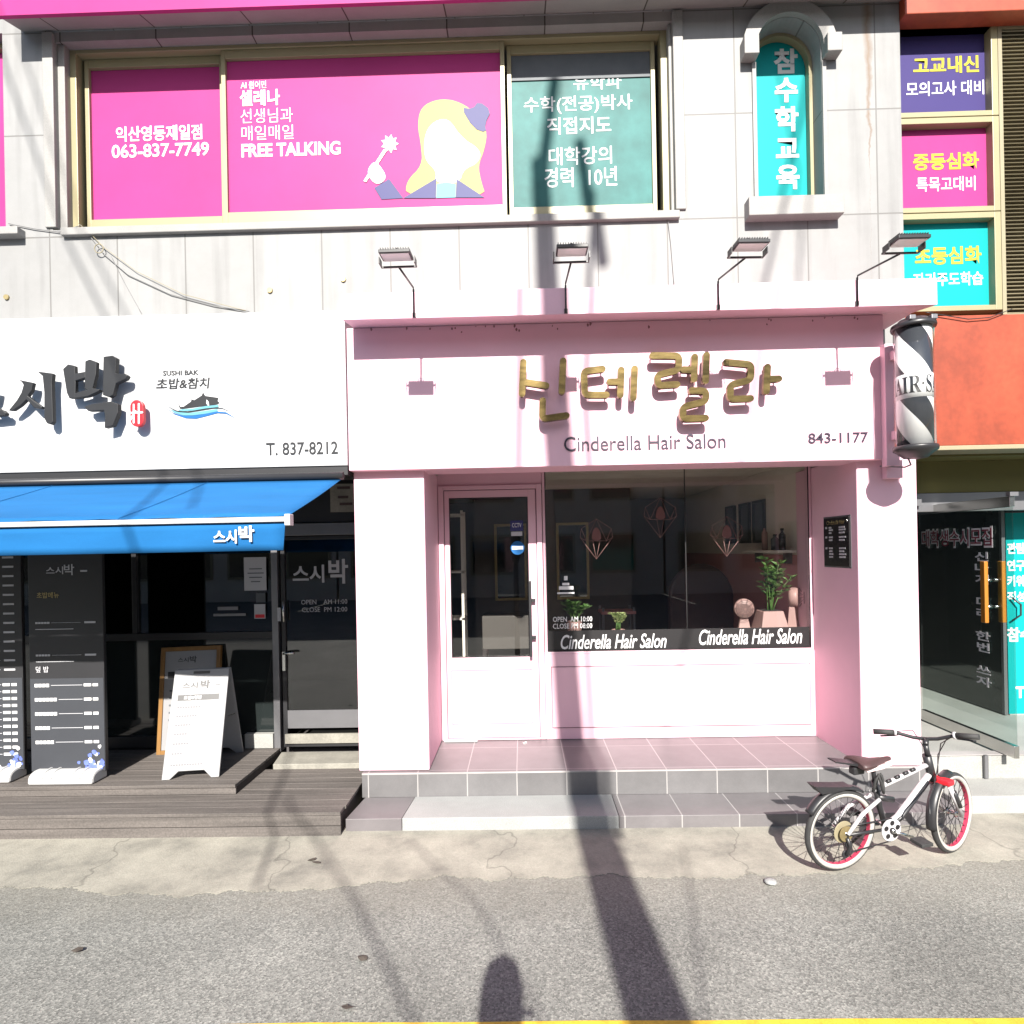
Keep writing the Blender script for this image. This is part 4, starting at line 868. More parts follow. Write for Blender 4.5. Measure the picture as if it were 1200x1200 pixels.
# ------------------------------------------------------------------ menu boards
def menu_board(name, x0, x1, y, label, seed, texts=True):
    rnd = random.Random(seed); z0 = ZU + .065; z1 = 2.02; t = thing(name, ((x0 + x1) / 2, y, ZU), label, 'menu board', 'standing black menu boards')
    b = link(MB().box(x0, x1, y, y + .03, z0, z1), 'board', 'menublack', t, bevel=.003)
    zh = z0 + (z1 - z0) * .40
    link(MB().box(x0 + .004, x1 - .004, y - .003, y - .0005, z0 + .004, zh), 'lower_print', 'menugrey', b)
    w_ = x1 - x0; fr = MB(); ln = MB()
    for k in range(5 if texts else 11):
        z = zh - .05 - k * (.105 if texts else .052)
        a = x0 + .07 * w_
        for q in range(rnd.randint(4, 6)): fr.box(a, a + .024, y - .005, y - .0032, z - .012, z + .012); a += .028
        fr.box(x1 - .27 * w_, x1 - .27 * w_ + .055, y - .005, y - .0032, z - .010, z + .010); fr.box(x1 - .15 * w_, x1 - .08 * w_, y - .005, y - .0032, z - .010, z + .010)
        ln.box(a + .01, x1 - .29 * w_, y - .0045, y - .0032, z - .002, z + .002)
    link(fr, 'printed_row', 'vwhite', b); 
    for k in range(3 if texts else 15):
        z = z1 - .62 - k * .24 if texts else z1 - .06 - k * .07
        a = x0 + .09 * w_
        for q in range(5): ln.box(a, a + .018, y - .002, y - .0004, z - .007, z + .007); a += .022
        ln.box(a + .01, x1 - .3 * w_, y - .002, y - .0004, z - .001, z + .001); ln.box(x1 - .25 * w_, x1 - .1 * w_, y - .002, y - .0004, z - .007, z + .007)
        if texts: ln.box(x0 + .09 * w_, x0 + .6 * w_, y - .002, y - .0004, z - .05, z - .045)
    link(ln, 'printed_line', 'paper', b)
    # flower print in the lower right corner
    fl = MB(); fb = MB()
    for q in range(26):
        cx2, cz2 = x1 - .02 - abs(rnd.gauss(0, .07)), z0 + .02 + abs(rnd.gauss(0, .055)); r = rnd.uniform(.010, .028); 
        tgt = fl if q % 3 == 0 else fb
        n = 7; yy = y - .0034 - .0001 * q
        tgt.prism([(min(x1 - .005, cx2 + r * rnd.uniform(.6, 1) * math.cos(2 * math.pi * k / n)), max(z0 + .005, cz2 + r * rnd.uniform(.6, 1) * math.sin(2 * math.pi * k / n))) for k in range(n)], yy - .0008, yy)
    link(fl, 'flower_print', 'vwhite', b); link(fb, 'flower_print', 'flowerblue', b)
    # water-filled plastic foot
    bs = MB(); pr = []
    for k in range(13):
        a = math.pi * k / 12; pr.append((y - .02 - .085 * math.cos(a), ZU + .005 + .085 * math.sin(a) ** .6 if 0 < k < 12 else ZU + .002))
    bs.sweep(pr, x0 + .05, x1 - .03); bl = link(bs, 'base', 'plasticw', t, bevel=.015)
    rb = MB()
    for f_ in (.28, .40, .66, .78):
        xx = x0 + w_ * f_; rb.tube([(xx, yy_, zz_ + .003) for yy_, zz_ in pr[1:-1]], .008, 6)
    link(rb, 'rib', 'plasticw', bl)
    return t, b
M['flowerblue'] = mat('blue_flower_print', (0.10, 0.14, 0.42), 0.5, 0.3, 30)
ym = 4.44
t1, b1 = menu_board('menu_board', XA(35, 800, ym), XA(122, 790, ym), ym, 'tall black menu board with five white price rows right of another menu board', 3)
for s, px in (('스시', (54, 664, 74, 673)), ('박', (75, 661, 87, 674))): text_on(s, px, ym - .002, 'paper', b1, bold=.01, t=.001, res=2)
link(slab(MB(), (94, 668, 102, 670), ym - .002, .001), 'emblem', 'paper', b1)
text_on('초밥메뉴', (43, 694, 69, 701), ym - .002, 'sprocket', b1, bold=.01, t=.001, res=2); text_on('덮 밥', (42, 781, 57, 788), ym - .002, 'paper', b1, bold=.01, t=.001, res=2)
menu_board('menu_board', XA(27, 800, ym + .05) - .56, XA(27, 800, ym + .05), ym + .05, 'tall black menu board at the left edge with many close price rows', 9, False)

M['faint'] = mat('faint_grey_print', (0.13, 0.13, 0.14), 0.6)
# white A-frame board
af = thing('a_frame_sign', (-2.515, 4.72, ZU), 'white plastic A-frame menu sign standing on the deck', 'A-frame sign', rz=rad(8))
def panel(sgn):
    """one leaf of the A-frame, leaning from its foot to the ridge"""
    hw, H_, th = .20, .80, .018; pts = [(-hw, 0), (-hw + .055, 0), (-hw + .11, .055), (hw - .11, .055), (hw - .055, 0), (hw, 0), (hw, H_), (-hw, H_)]
    m = Matrix.Translation((0, sgn * .285, 0)) @ Matrix.Rotation(sgn * math.atan2(.27, .76), 4, 'X')
    return MB().prism(pts, -th / 2, th / 2).xf(m), m
fp, fm = panel(-1); front = link(fp, 'panel', 'boardwhite', af, local=True, bevel=.004)
bpn, _ = panel(1); link(bpn, 'panel', 'boardwhite', af, local=True, bevel=.004)
def on_front(mb): return mb.xf(fm)
def text_local(s, x0, x1, z0, z1, mt, par, m, bold=0.0, off=.0105):
    v_, f_ = letter_mesh(s, x1 - x0, z1 - z0, bold, 0, 2); lm = solid(v_, f_, .001); lm.v = [Vector((x0 + p.x, -off - p.z, z0 + p.y)) for p in lm.v]
    return link(lm.xf(m), 'lettering', mt, par, local=True)
text_local('스시', -.13, -.02, .655, .70, 'menublack', front, fm, .015); text_local('박', .0, .07, .65, .715, 'menublack', front, fm, .03)
link(on_front(MB().box(-.155, .145, -.0105, -.0092, .565, .608)), 'band', 'menublack', front, local=True); text_local('초밥&덮밥', -.11, .02, .573, .60, 'vwhite', front, fm, .01, .0112)
link(on_front(MB().box(.11, .145, -.0105, -.0092, .672, .678)), 'emblem', 'blindgrey', front, local=True)
mb = MB()
for k, (n_, z) in enumerate([(9, .515), (8, .45), (6, .385), (5, .32), (6, .25), (4, .18), (12, .10)]):
    for q in range(n_): mb.box(-.15 + q * .019, -.15 + q * .019 + .013, -.0102, -.0092, z - .006, z + .006)
link(on_front(mb), 'printed_row', 'faint', front, local=True)
link(on_front(MB().box(-.06, .06, -.0115, -.0092, .765, .785)), 'hand_slot', 'vblack', front, local=True)
link(MB().tube([(-.19, -.14, .40), (-.19, .14, .40)], .005, 6), 'stay', 'greymetal', af, local=True); link(MB().tube([(.185, -.14, .40), (.185, .14, .36)], .004, 6), 'stay', 'greymetal', af, local=True)
# oak framed board leaning behind it
fb_ = thing('framed_menu', (-2.81, 5.0, ZU), 'oak framed menu board leaning behind the white A-frame sign', 'menu board', rz=rad(0))
m = Matrix.Rotation(rad(-9), 4, 'X') @ Matrix.Rotation(rad(-1.5), 4, 'Y')
fr_ = link(ring(MB(), -.255, .255, 0, .88, -.018, .018, .035).xf(m), 'frame', 'wood', fb_, local=True, bevel=.003)
sh = link(MB().box(-.219, .219, -.008, .008, .036, .844).xf(m), 'sheet', 'boardwhite', fb_, local=True)
text_local('스시', -.11, -.02, .75, .79, 'menugrey', sh, m, .01, .009); text_local('박', -.01, .05, .745, .80, 'menugrey', sh, m, .02, .009)
link(MB().box(-.19, -.135, -.0105, -.0085, .62, .675).xf(m), 'decal', 'menublack', sh, local=True)
mb = MB()
for k in range(7): mb.box(-.17, -.10 + .02 * (k % 3), -.0102, -.0085, .15 + .06 * k, .165 + .06 * k)
link(mb.xf(m), 'printed_row', 'blindgrey', sh, local=True)

# ------------------------------------------------------------------ orange building on the right
ob = thing('orange_building', (4.5, 4.9, 0.3), 'orange panelled building with violet, pink and cyan film windows at the right edge', 'building')
OX0, OX1, YO = 2.958, 8.5, 4.76
zo1, zo0 = ZA(1130, 371, YO), ZA(1130, 522, YO - .03)
link(MB().box(OX0, OX1, YO - .03, YO + .25, zo0, zo1), 'panel', 'orange', ob, bevel=.006)
link(MB().box(OX0, OX1, YO - .045, YO + .2, zo0 - .035, zo0 - .001), 'drip_edge', 'louvre', ob, bevel=.004)
link(MB().box(OX0, OX1, YO - .12, YO + .25, ZA(1130, 14, YO - .12), 8.0), 'fascia', 'orange', ob, bevel=.006)
YF = YO + .02
def wframe(px, film, label, lines):
    x0, x1, z0, z1 = box_px(*px, YF + .05)
    return x0, x1, z0, z1, film, lines
zt = ZA(1130, 30, YF); xr_ = XA(1172, 200, YF); xs_ = XA(1163, 200, YF)
specs = [((1061, 43, 1158, 138), 'purple', [('고교내신', (1070, 66, 1147, 86), 'vyellow', .03), ('모의고사 대비', (1062, 95, 1153, 112), 'vwhite', .012)]),
         ((1062, 153, 1162, 248), 'magenta', [('중등심화', (1070, 179, 1147, 199), 'vyellow', .03), ('특목고대비', (1074, 207, 1143, 224), 'vwhite', .012)]),
         ((1064, 263, 1165, 362), 'cyan', [('초등심화', (1072, 289, 1150, 310), 'vyellow', .03), ('자기주도학습', (1070, 319, 1152, 335), 'vwhite', .02)])]
for px, film, lines in specs:
    x0, x1, z0, z1 = box_px(*px, YF + .08)
    x0 = OX0 + .02; x1 = xs_ - .02; 
    wn = link(ring(MB(), OX0 + .002, xr_, z0 - .045, z1 + .05, YF, YF + .09, .02, .05, .04, .045), 'window', 'bronze', ob, bevel=.003)
    link(MB().box(OX0 + .02, xr_ - .05, YF + .07, YF + .08, z0 - .01, z1 + .01), 'pane', film, wn)
    for s, p_, mt, b_ in lines: text_on(s, p_, YF + .069, mt, wn, bold=b_, res=3)
lv = ring(MB(), xr_ + .002, OX1, zo1 + .002, zt, YF, YF + .09, .03, .03, .02, .03); lw_ = link(lv, 'louvre_panel', 'louvre', ob)
mb = MB(); z = zo1 + .03
while z < zt - .04:
    mb.sweep([(YF + .01, z), (YF + .014, z - .004), (YF + .05, z + .014), (YF + .046, z + .020)], xr_ + .033, OX1 - .03); z += .030
link(mb, 'louvre_blade', 'louvre', lw_)
link(MB().box(xr_ + .03, OX1 - .03, YF + .07, YF + .08, zo1 + .02, zt - .03), 'backing', 'louvre', lw_)
link(MB().box(OX0, OX1, YF, YF + .3, zt + .001, ZA(1130, 14, YO - .12)), 'head', 'brown', ob)  # dark red-brown strip: the shade below the fascia is put into its colour
link(MB().box(OX0, OX1, YF + .1, YF + .25, zo1 + .001, 8.0), 'wall', 'olive', ob)
YR = 5.6
zc0 = 2.58
link(MB().box(OX0, OX1, YO + .21, YR + .2, zo0 - .05, zo0 - .002), 'soffit', 'olive', ob)
link(MB().box(OX0, OX1, 5.25, 5.32, ZA(1130, 577, 5.25), zo0 - .051), 'wall', 'olive', ob)
hz = ZA(1130, 577, 5.25); link(MB().box(OX0, OX1, 5.24, 5.34, hz - .16, hz - .002), 'header', 'greymetal', ob, bevel=.003)
fxs = link(MB().box(OX0 + .3, OX0 + .42, 5.2, 5.24, hz - .11, hz - .05), 'door_closer', 'greymetal', ob)
link(MB().box(2.87, OX0 - .002, YP + .25, 9, 0.2, 6.0), 'side_wall', 'roomdark', ob)
# glazed shop wall of the recess: dark side wall, then the cyan film window
XG = XA(1176, 700, YR)
sw = link(MB().box(XG - .03, XG + .02, YR, 8.5, 0.30, 2.6), 'side_window', 'sideglass', ob)
link(MB().box(XG - .031, XG - .001, YR - .03, YR - .001, .3, 2.6), 'post', 'greymetal', ob)
cw = link(MB().box(XG + .03, OX1, YR, YR + .02, ZA(1190, 846, YR), ZA(1190, 601, YR)), 'film_window', 'cyan', ob)
link(MB().box(XG + .03, OX1, YR - .01, YR + .03, .30, ZA(1190, 846, YR) - .001), 'base', 'stone', ob); link(MB().box(XG + .03, OX1, YR - .01, YR + .03, ZA(1190, 600, YR), 2.7), 'header', 'dark', ob)
for s, px in (('관람하고', (1180, 636, 1222, 649)), ('연구하고', (1180, 656, 1222, 669)), ('키워주고', (1180, 674, 1222, 687)), ('적성을', (1180, 693, 1214, 705)), ('참수학', (1180, 735, 1225, 752)), ('T. 837', (1190, 804, 1235, 818))):
    text_on(s, px, YR - .002, 'vwhite', cw, bold=.035)
link(MB().tube([P(1183, 700, YR)[:1] + (YR - .03,) + P(1183, 700, YR)[1:], P(1191, 708, YR)[:1] + (YR - .05,) + P(1191, 708, YR)[1:], P(1191, 720, YR)[:1] + (YR - .05,) + P(1191, 720, YR)[1:], P(1183, 727, YR)[:1] + (YR - .03,) + P(1183, 727, YR)[1:]], .008, 6), 'handle', 'dark', cw)
link(MB().box(OX0, OX1, 8.5, 8.6, .3, 2.6), 'back_wall', 'roomdark', ob)
link(MB().box(OX0, XG - .03, 8.3, 8.31, .3, 2.6), 'inner_wall', 'roomdark', ob)
# opened glass door
dgx, dy0, dy1 = 3.52, 4.43, 5.45; dz0, dz1 = .305, 2.19
gd = link(MB().box(dgx - .005, dgx + .005, dy0, dy1, dz0 + .09, dz1 - .075), 'door', 'glassdoor', ob)
link(MB().box(dgx - .018, dgx + .018, dy0, dy1, dz1 - .075, dz1), 'rail', 'steel', gd, bevel=.002)
link(MB().box(dgx - .018, dgx + .018, dy0, dy1, dz0, dz0 + .09), 'rail', 'steel', gd, bevel=.002)
link(MB().box(dgx - .03, dgx + .03, dy0 - .02, dy0 + .02, dz1 + .001, dz1 + .03), 'pivot', 'greymetal', gd)
for sx in (-1, 1):
    ha = link(MB().box(dgx + sx * .065 - .014, dgx + sx * .065 + .014, dy0 + .17, dy0 + .215, 1.26, 1.72), 'handle', 'orangewood', gd, bevel=.004)
    mb = MB()
    for z in (1.38, 1.58): mb.tube([(dgx + sx * .006, dy0 + .192, z), (dgx + sx * .052, dy0 + .192, z)], .010, 8)
    link(mb, 'standoff', 'steel', ha)
def text_side(s, y0, y1, z0, z1, mt, par, bold=0.0, vertical=False, x=dgx - .006):
    """lettering on the door's left face, read from the street: y0 is its far (left) end"""
    v_, f_ = letter_mesh(s, abs(y1 - y0), z1 - z0, bold, 0, 3, vertical); lm = solid(v_, f_, .001)
    lm.v = [Vector((x - p.z, y0 - p.x, z0 + p.y)) for p in lm.v]; return link(lm, 'lettering', mt, par)
text_side('대학생수시모집', 5.42, 4.61, 1.82, 1.985, 'vwhite', gd, bold=.05)
M['red2'] = mat('dark_red_vinyl', (0.16, 0.02, 0.035), 0.5)
text_side('대학생수시모집', 5.41, 4.62, 1.835, 1.97, 'red2', gd, bold=.006, x=dgx - .0078)
text_side('신나게 미리 한번 쓰자', 4.80, 4.65, 0.76, 1.79, 'vwhite', gd, bold=.02, vertical=True)

# ------------------------------------------------------------------ stone steps on the right
rs = thing('stone_steps', (5.0, 4.6, 0), 'pale grey stone steps below the open glass door at the right', 'steps')
link(MB().box(2.905, 9, 4.55, 8.6, 0.0, 0.292), 'platform', 'stone', rs, bevel=.008)
link(MB().box(2.905, 9, 4.54, 4.62, 0.294, 0.300), 'nosing', 'grout', rs)
link(MB().box(2.905, 9, 4.22, 4.548, 0.0, 0.125), 'step', 'stone', rs, bevel=.008)
link(MB().box(3.36, 3.385, 4.52, 4.537, 0.13, 0.30), 'handrail_stub', 'greymetal', rs)

# ------------------------------------------------------------------ things inside the salon window
def plant(loc, label, pot, leaves, stems, h, spread, mt='leaf', seed=1, group=None, name='potted_plant', leafsize=.035):
    rnd = random.Random(seed); t = thing(name, loc, label, 'potted plant', group)
    pot(t)
    fl = MB(); sm_ = MB()
    for s in range(stems):
        a = rnd.uniform(0, 2 * math.pi); tip = Vector((math.cos(a) * spread * rnd.uniform(.3, 1), math.sin(a) * spread * .6 * rnd.uniform(.3, 1), h * rnd.uniform(.7, 1)))
        base = Vector((rnd.uniform(-.02, .02), rnd.uniform(-.02, .02), POT_H[0]))
        pts = [base + (tip - base) * k / 6 + Vector((0, 0, .05 * math.sin(math.pi * k / 6))) for k in range(7)]
        sm_.tube(pts, .005, 5, r1=.002)
        for k in range(leaves):
            f = .25 + .75 * k / max(1, leaves - 1); p = base + (tip - base) * f + Vector((0, 0, .05 * math.sin(math.pi * f)))
            b_ = rnd.uniform(0, 6.28); d = Vector((math.cos(b_), math.sin(b_), rnd.uniform(.1, .7))).normalized(); sd = d.cross(Vector((0, 0, 1))).normalized(); L = leafsize * rnd.uniform(.7, 1.3); nn_ = sd.cross(d) * L * .12
            fl.add([p, p + d * L * .5 + sd * L * .28 + nn_, p + d * L, p + d * L * .5 - sd * L * .28 + nn_, p + d * L * .5 - nn_], [(0, 1, 4), (1, 2, 4), (2, 3, 4), (3, 0, 4)])
    link(sm_, 'stem', 'leaf', t, local=True); link(fl, 'foliage', mt, t, local=True)
    return t
POT_H = [0.2]
def pot_square(t):
    w0, w1, h = .085, .125, .185
    mb = MB().add([(-w1, -w1, 0), (w1, -w1, 0), (w1, w1, 0), (-w1, w1, 0), (-w0, -w0, h), (w0, -w0, h), (w0, w0, h), (-w0, w0, h)], [(0, 3, 2, 1), (0, 1, 5, 4), (1, 2, 6, 5), (2, 3, 7, 6), (3, 0, 4, 7), (4, 5, 6, 7)])
    p = link(mb, 'pot', 'potpink', t, local=True, bevel=.006); link(MB().box(-.072, .072, -.072, .072, h + .0005, h + .004), 'soil', 'deckdark', p, local=True)
def pot_round(r, h, mt='potpink'):
    def f(t): link(MB().lathe([(r * .75, 0), (r * .9, h * .4), (r, h), (r - .008, h), (r - .012, h - .01), (.001, h - .012)], n=24), 'pot', mt, t, local=True)
    return f
SH = 1.1205
def at_shelf(u, Y): return ((u - 612) / F_PX * Y, Y, SH)
POT_H[0] = .17; plant(at_shelf(898, 5.33), 'tall leafy plant in a pale pink square pot at the right of the shelf', pot_square, 16, 8, .66, .20, 'leaf', 4, leafsize=.075)
POT_H[0] = .10; plant(at_shelf(671, 5.42), 'bushy plant in a pink pot behind the opening hours at the left of the shelf', pot_round(.07, .11, 'potpink'), 14, 9, .28, .14, 'leaf', 5, leafsize=.06)
POT_H[0] = .03; plant(at_shelf(722, 5.42), 'small pale succulent in a low pink dish on the shelf', pot_round(.06, .03, 'potpink'), 16, 12, .17, .07, 'leafpale', 6, leafsize=.035)
def fan(u, Y, label, r, h, ang):
    t = thing('desk_fan', at_shelf(u, Y), label, 'fan', None, rz=ang)
    st_ = MB().add([(-.055, -.04, 0), (.055, -.04, 0), (.055, .04, 0), (-.055, .04, 0), (-.022, -.015, h - .02), (.022, -.015, h - .02), (.022, .02, h - .02), (-.022, .02, h - .02)], [(0, 3, 2, 1), (0, 1, 5, 4), (1, 2, 6, 5), (2, 3, 7, 6), (3, 0, 4, 7), (4, 5, 6, 7)])
    link(st_, 'stand', 'potpink', t, local=True, bevel=.006)
    hdm = MB().lathe([(r * .35, -.02), (r * .95, -.02), (r, 0), (r, .035), (r * .8, .055), (r * .3, .06)], (0, -.03, h + .01), 'Y', 28).xf(Matrix.Identity(4))
    hd_ = link(hdm, 'head', 'potpink', t, local=True)
    gr = MB()
    for k in range(5): gr.tube([(r * (.2 + .17 * k) * math.cos(a), -.10, h + .01 + r * (.2 + .17 * k) * math.sin(a)) for a in [2 * math.pi * q / 20 for q in range(20)]], .002, 4, True)
    for k in range(10):
        a = 2 * math.pi * k / 10; gr.tube([(.02 * math.cos(a), -.10, h + .01 + .02 * math.sin(a)), (r * math.cos(a), -.06, h + .01 + r * math.sin(a))], .002, 4)
    link(gr, 'grille', 'brown', hd_, local=True)
fan(868, 5.42, 'round pink desk fan on a tapered stand in the middle of the shelf', .085, .19, rad(-12))
fan(924, 5.42, 'pink desk fan seen from the side beside the square pot', .085, .28, rad(62))
kb = thing('pebble_dish', at_shelf(848, 5.36), 'flat pale pink dish beside the round fan', 'dish'); link(MB().lathe([(.04, 0), (.06, .012), (.055, .02), (.03, .012)], n=20), 'dish', 'potpink', kb, local=True)
# three dark picture frames hung on the cream side wall
for i, (y, dz_, lab) in enumerate([(6.35, 0, 'dark picture frame nearest the window on the cream wall'), (6.75, 0, 'middle dark picture frame of three on the cream wall'), (7.2, 0, 'dark picture frame deepest in the room on the cream wall')]):
    t = thing('picture_frame', (RX1 - .012, y, 2.12), lab, 'picture frame', 'dark frames on the salon wall')
    mb = MB(); mb.box(-.02, .010, -.15, -.12, -.22, .22); mb.box(-.02, .010, .12, .15, -.22, .22); mb.box(-.02, .010, -.12, .12, -.22, -.19); mb.box(-.02, .010, -.12, .12, .19, .22)
    link(mb, 'frame', 'dark', t, local=True); link(MB().box(-.004, .008, -.119, .119, -.189, .189), 'print', 'blindgrey', t, local=True)
# round-backed salon chair and side table
ch = thing('salon_chair', (1.98, 6.6, RZ0), 'dark brown salon chair with a high rounded back inside the window', 'chair')
bpoly = [(-.36, 0)] + [(-.36 * math.cos(math.pi * k / 16), .62 + .38 * math.sin(math.pi * k / 16)) for k in range(17)] + [(.36, 0)]
link(MB().prism([(x, z + .42) for x, z in bpoly], .20, .30), 'backrest', 'brown', ch, local=True, bevel=.03)
link(MB().box(-.34, .34, -.32, .20, .40, .54), 'seat', 'brown', ch, local=True, bevel=.03); link(MB().lathe([(.26, 0), (.25, .03), (.05, .05), (.05, .40)], n=24), 'pedestal', 'steel', ch, local=True)
tb = thing('side_cabinet', (-0.10, 6.3, RZ0), 'pale cabinet just inside the glazed door', 'cabinet')
link(MB().box(-.32, .32, -.2, .2, .62, .95), 'body', 'taupe', tb, local=True, bevel=.004); 
for sx in (-.3, .3):
    for sy in (-.18, .18): link(MB().box(sx - .02, sx + .02, sy - .02, sy + .02, 0, .62), 'leg', 'steel', tb, local=True)
sf_ = thing('shelf_rack', (-0.72, 5.95, RZ0), 'pale shelf rack at the left just inside the glazed door', 'shelf')
for sx in (-.14, .14):
    for sy in (-.12, .12): link(MB().box(sx - .012, sx + .012, sy - .012, sy + .012, 0, 2.0), 'post', 'roomcream', sf_, local=True)
for z in (.5, .95, 1.4, 1.95): link(MB().box(-.152, .152, -.132, .132, z, z + .02), 'shelf_board', 'roomcream', sf_, local=True)

# mirrors, a trolley and bottles deeper in the room
for i, (x, lab) in enumerate([(-.15, 'tall framed mirror on the dark partition behind the door'), (.62, 'tall framed mirror on the dark partition behind the left of the window')]):
    t = thing('wall_mirror', (x, 7.58, 1.25), lab, 'mirror', 'mirrors on the salon partition')
    link(ring(MB(), -.20, .20, 0, .95, -.03, .015, .03), 'frame', 'sprocket', t, local=True); link(MB().box(-.169, .169, -.012, .0, .031, .919), 'glass', 'lowpanel', t, local=True)
t = thing('tool_trolley', (1.05, 6.9, RZ0), 'dark tool trolley with shelves inside the window', 'trolley')
for sx in (-.17, .17):
    for sy in (-.14, .14): link(MB().box(sx - .012, sx + .012, sy - .012, sy + .012, .04, .95), 'post', 'greymetal', t, local=True)
for z in (.15, .5, .88): link(MB().box(-.19, .19, -.16, .16, z, z + .03), 'tray', 'roompink', t, local=True)
t = thing('wall_shelf', (RX1 - .10, 5.95, 1.80), 'pale wall shelf below the dark picture frames', 'shelf'); link(MB().box(-.08, .09, -.45, .45, 0, .025), 'board', 'roomcream', t, local=True, bevel=.003)
for q in range(2): link(MB().box(.02, .09, -.35 + q * .68, -.32 + q * .68, -.10, -.001), 'bracket', 'greymetal', t, local=True)
for i, (y, h, r, mt, lab) in enumerate([(5.62, .20, .03, 'dark', 'dark pump bottle nearest the window on the wall shelf'), (5.78, .15, .035, 'blindgrey', 'short grey bottle on the wall shelf'), (6.02, .24, .028, 'potpink', 'tall pink bottle on the wall shelf')]):
    t = thing('bottle', (RX1 - .09, y, 1.8255), lab, 'bottle', 'bottles on the salon shelf'); b_ = link(MB().lathe([(r, 0), (r, h * .7), (r * .4, h * .82), (r * .4, h * .9)], n=16), 'body', mt, t, local=True); link(MB().lathe([(r * .5, h * .9), (r * .5, h)], n=12), 'cap', 'dark', t, local=True)

# ------------------------------------------------------------------ bicycle
R0_ = .236; WB = .805
bk_ = thing('bicycle', (1.775, 3.515, 0.006), 'white child bicycle with white-wall tyres and raspberry rims parked by the step', 'bicycle', rz=rad(15.5))
LEAN = Matrix.Rotation(rad(4), 4, 'X')
def L(mb): return mb.xf(LEAN)
STEER = Matrix.Translation((WB, 0, R0_)) @ Matrix.Rotation(rad(17), 4, Vector((-.30, 0, .954))) @ Matrix.Translation((-WB, 0, -R0_))
def wheel(cx, mtx, front):
    T_ = lambda mb: mb.xf(Matrix.Translation((cx, 0, R0_))).xf(mtx).xf(LEAN)
    circ = lambda r, y=0, n=48: [(r * math.cos(2 * math.pi * k / n), y, r * math.sin(2 * math.pi * k / n)) for k in range(n)]
    wl_ = link(T_(MB().tube(circ(R0_ - .018), .018, 12, True)), 'wheel', 'rubber', bk_, local=True)
    ww = MB()
    for s in (-1, 1):
        n = 48; o = len(ww.v)
        for k in range(n):
            a = 2 * math.pi * k / n
            for r, y in ((R0_ - .041, .012), (R0_ - .030, .0165), (R0_ - .018, .0183)): ww.v.append(Vector((r * math.cos(a), s * y, r * math.sin(a))))
        for k in range(n):
            for j in range(2): ww.f.append([o + k * 3 + j, o + k * 3 + j + 1, o + ((k + 1) % n) * 3 + j + 1, o + ((k + 1) % n) * 3 + j]); ww.smooth.append(True)
    w3 = link(T_(ww), 'white_wall', 'whitewall', wl_, local=True); sm = w3.modifiers.new('thick', 'SOLIDIFY'); sm.thickness = .002; sm.offset = 0
    rmb = MB(); n = 48; o = len(rmb.v); pr = [(R0_ - .034, -.0105), (R0_ - .034, .0105), (R0_ - .0425, .0105), (R0_ - .0425, -.0105)]
    for k in range(n):
        a = 2 * math.pi * k / n
        for r, y in pr: rmb.v.append(Vector((r * math.cos(a), y, r * math.sin(a))))
    for k in range(n):
        for j in range(4): rmb.f.append([o + k * 4 + j, o + k * 4 + (j + 1) % 4, o + ((k + 1) % n) * 4 + (j + 1) % 4, o + ((k + 1) % n) * 4 + j]); rmb.smooth.append(False)
    link(T_(rmb), 'rim', 'rimpink', wl_, local=True)
    sp_ = MB()
    for k in range(28):
        a = 2 * math.pi * k / 28; b_ = a + (.5 if k % 4 < 2 else -.5); y = .022 if k % 2 else -.022
        sp_.tube([(.018 * math.cos(b_), y, .018 * math.sin(b_)), ((R0_ - .042) * math.cos(a), 0, (R0_ - .042) * math.sin(a))], .0020, 4)
    link(T_(sp_), 'spokes', 'dark', wl_, local=True)
    link(T_(MB().lathe([(.010, -.05), (.010, -.03), (.022, -.026), (.014, -.02), (.014, .02), (.022, .026), (.010, .03), (.010, .05)], n=16, axis='Y')), 'hub', 'steel', wl_, local=True)
I4 = Matrix.Identity(4)
BARS = Matrix.Translation((WB, 0, R0_)) @ Matrix.Translation((-.195, 0, .36)) @ Matrix.Rotation(rad(36), 4, Vector((-.30, 0, .954))) @ Matrix.Translation((.195, 0, -.36)) @ Matrix.Translation((-WB, 0, -R0_))
BL = lambda mb: mb.xf(BARS).xf(LEAN)
wheel(0, I4, False); wheel(WB, STEER, True)
BB = (.315, 0, .215); SEAT = (.225, 0, .50); HT0 = (.640, 0, .475); HT1 = (.605, 0, .585)
fr = MB(); fr.tube([(.222, 0, .445), (.615, 0, .555)], .0145, 12); fr.tube([BB, (.40, 0, .26), (.632, 0, .50)], .0175, 12); fro = link(L(fr), 'frame', 'bikewhite', bk_, local=True)
fd = MB(); fd.tube([(.345, -.012, .225), (.415, -.014, .262), (.60, -.012, .455)], .0135, 10)
for a_ in (.30, .36, .42, .47): fd.tube([(a_, -.0125, .4665 + (a_ - .222) * .28), (a_ + .028, -.0125, .4725 + (a_ - .222) * .28)], .0105, 6)
link(L(fd), 'frame_decal', 'dark', fro, local=True)
fb2 = MB(); fb2.tube([BB, (.268, 0, .34), SEAT], .017, 10); fb2.tube([(.648, 0, .455), (.596, 0, .61)], .024, 12)
for s in (-1, 1): fb2.tube([(BB[0] - .02, s * .03, BB[2]), (.0, s * .055, R0_)], .009, 8)
link(L(fb2), 'seat_tube', 'dark', bk_, local=True)
swg = MB()
for s in (-1, 1): swg.tube([(.0, s * .055, R0_), (.10, s * .05, .34), (.235, s * .03, .40)], .011, 8)
link(L(swg), 'seat_stay', 'bikewhite', bk_, local=True)
sh_ = MB(); sh_.tube([(.25, 0, .40), (.36, 0, .37)], .018, 10); link(L(sh_), 'shock_absorber', 'dark', bk_, local=True)
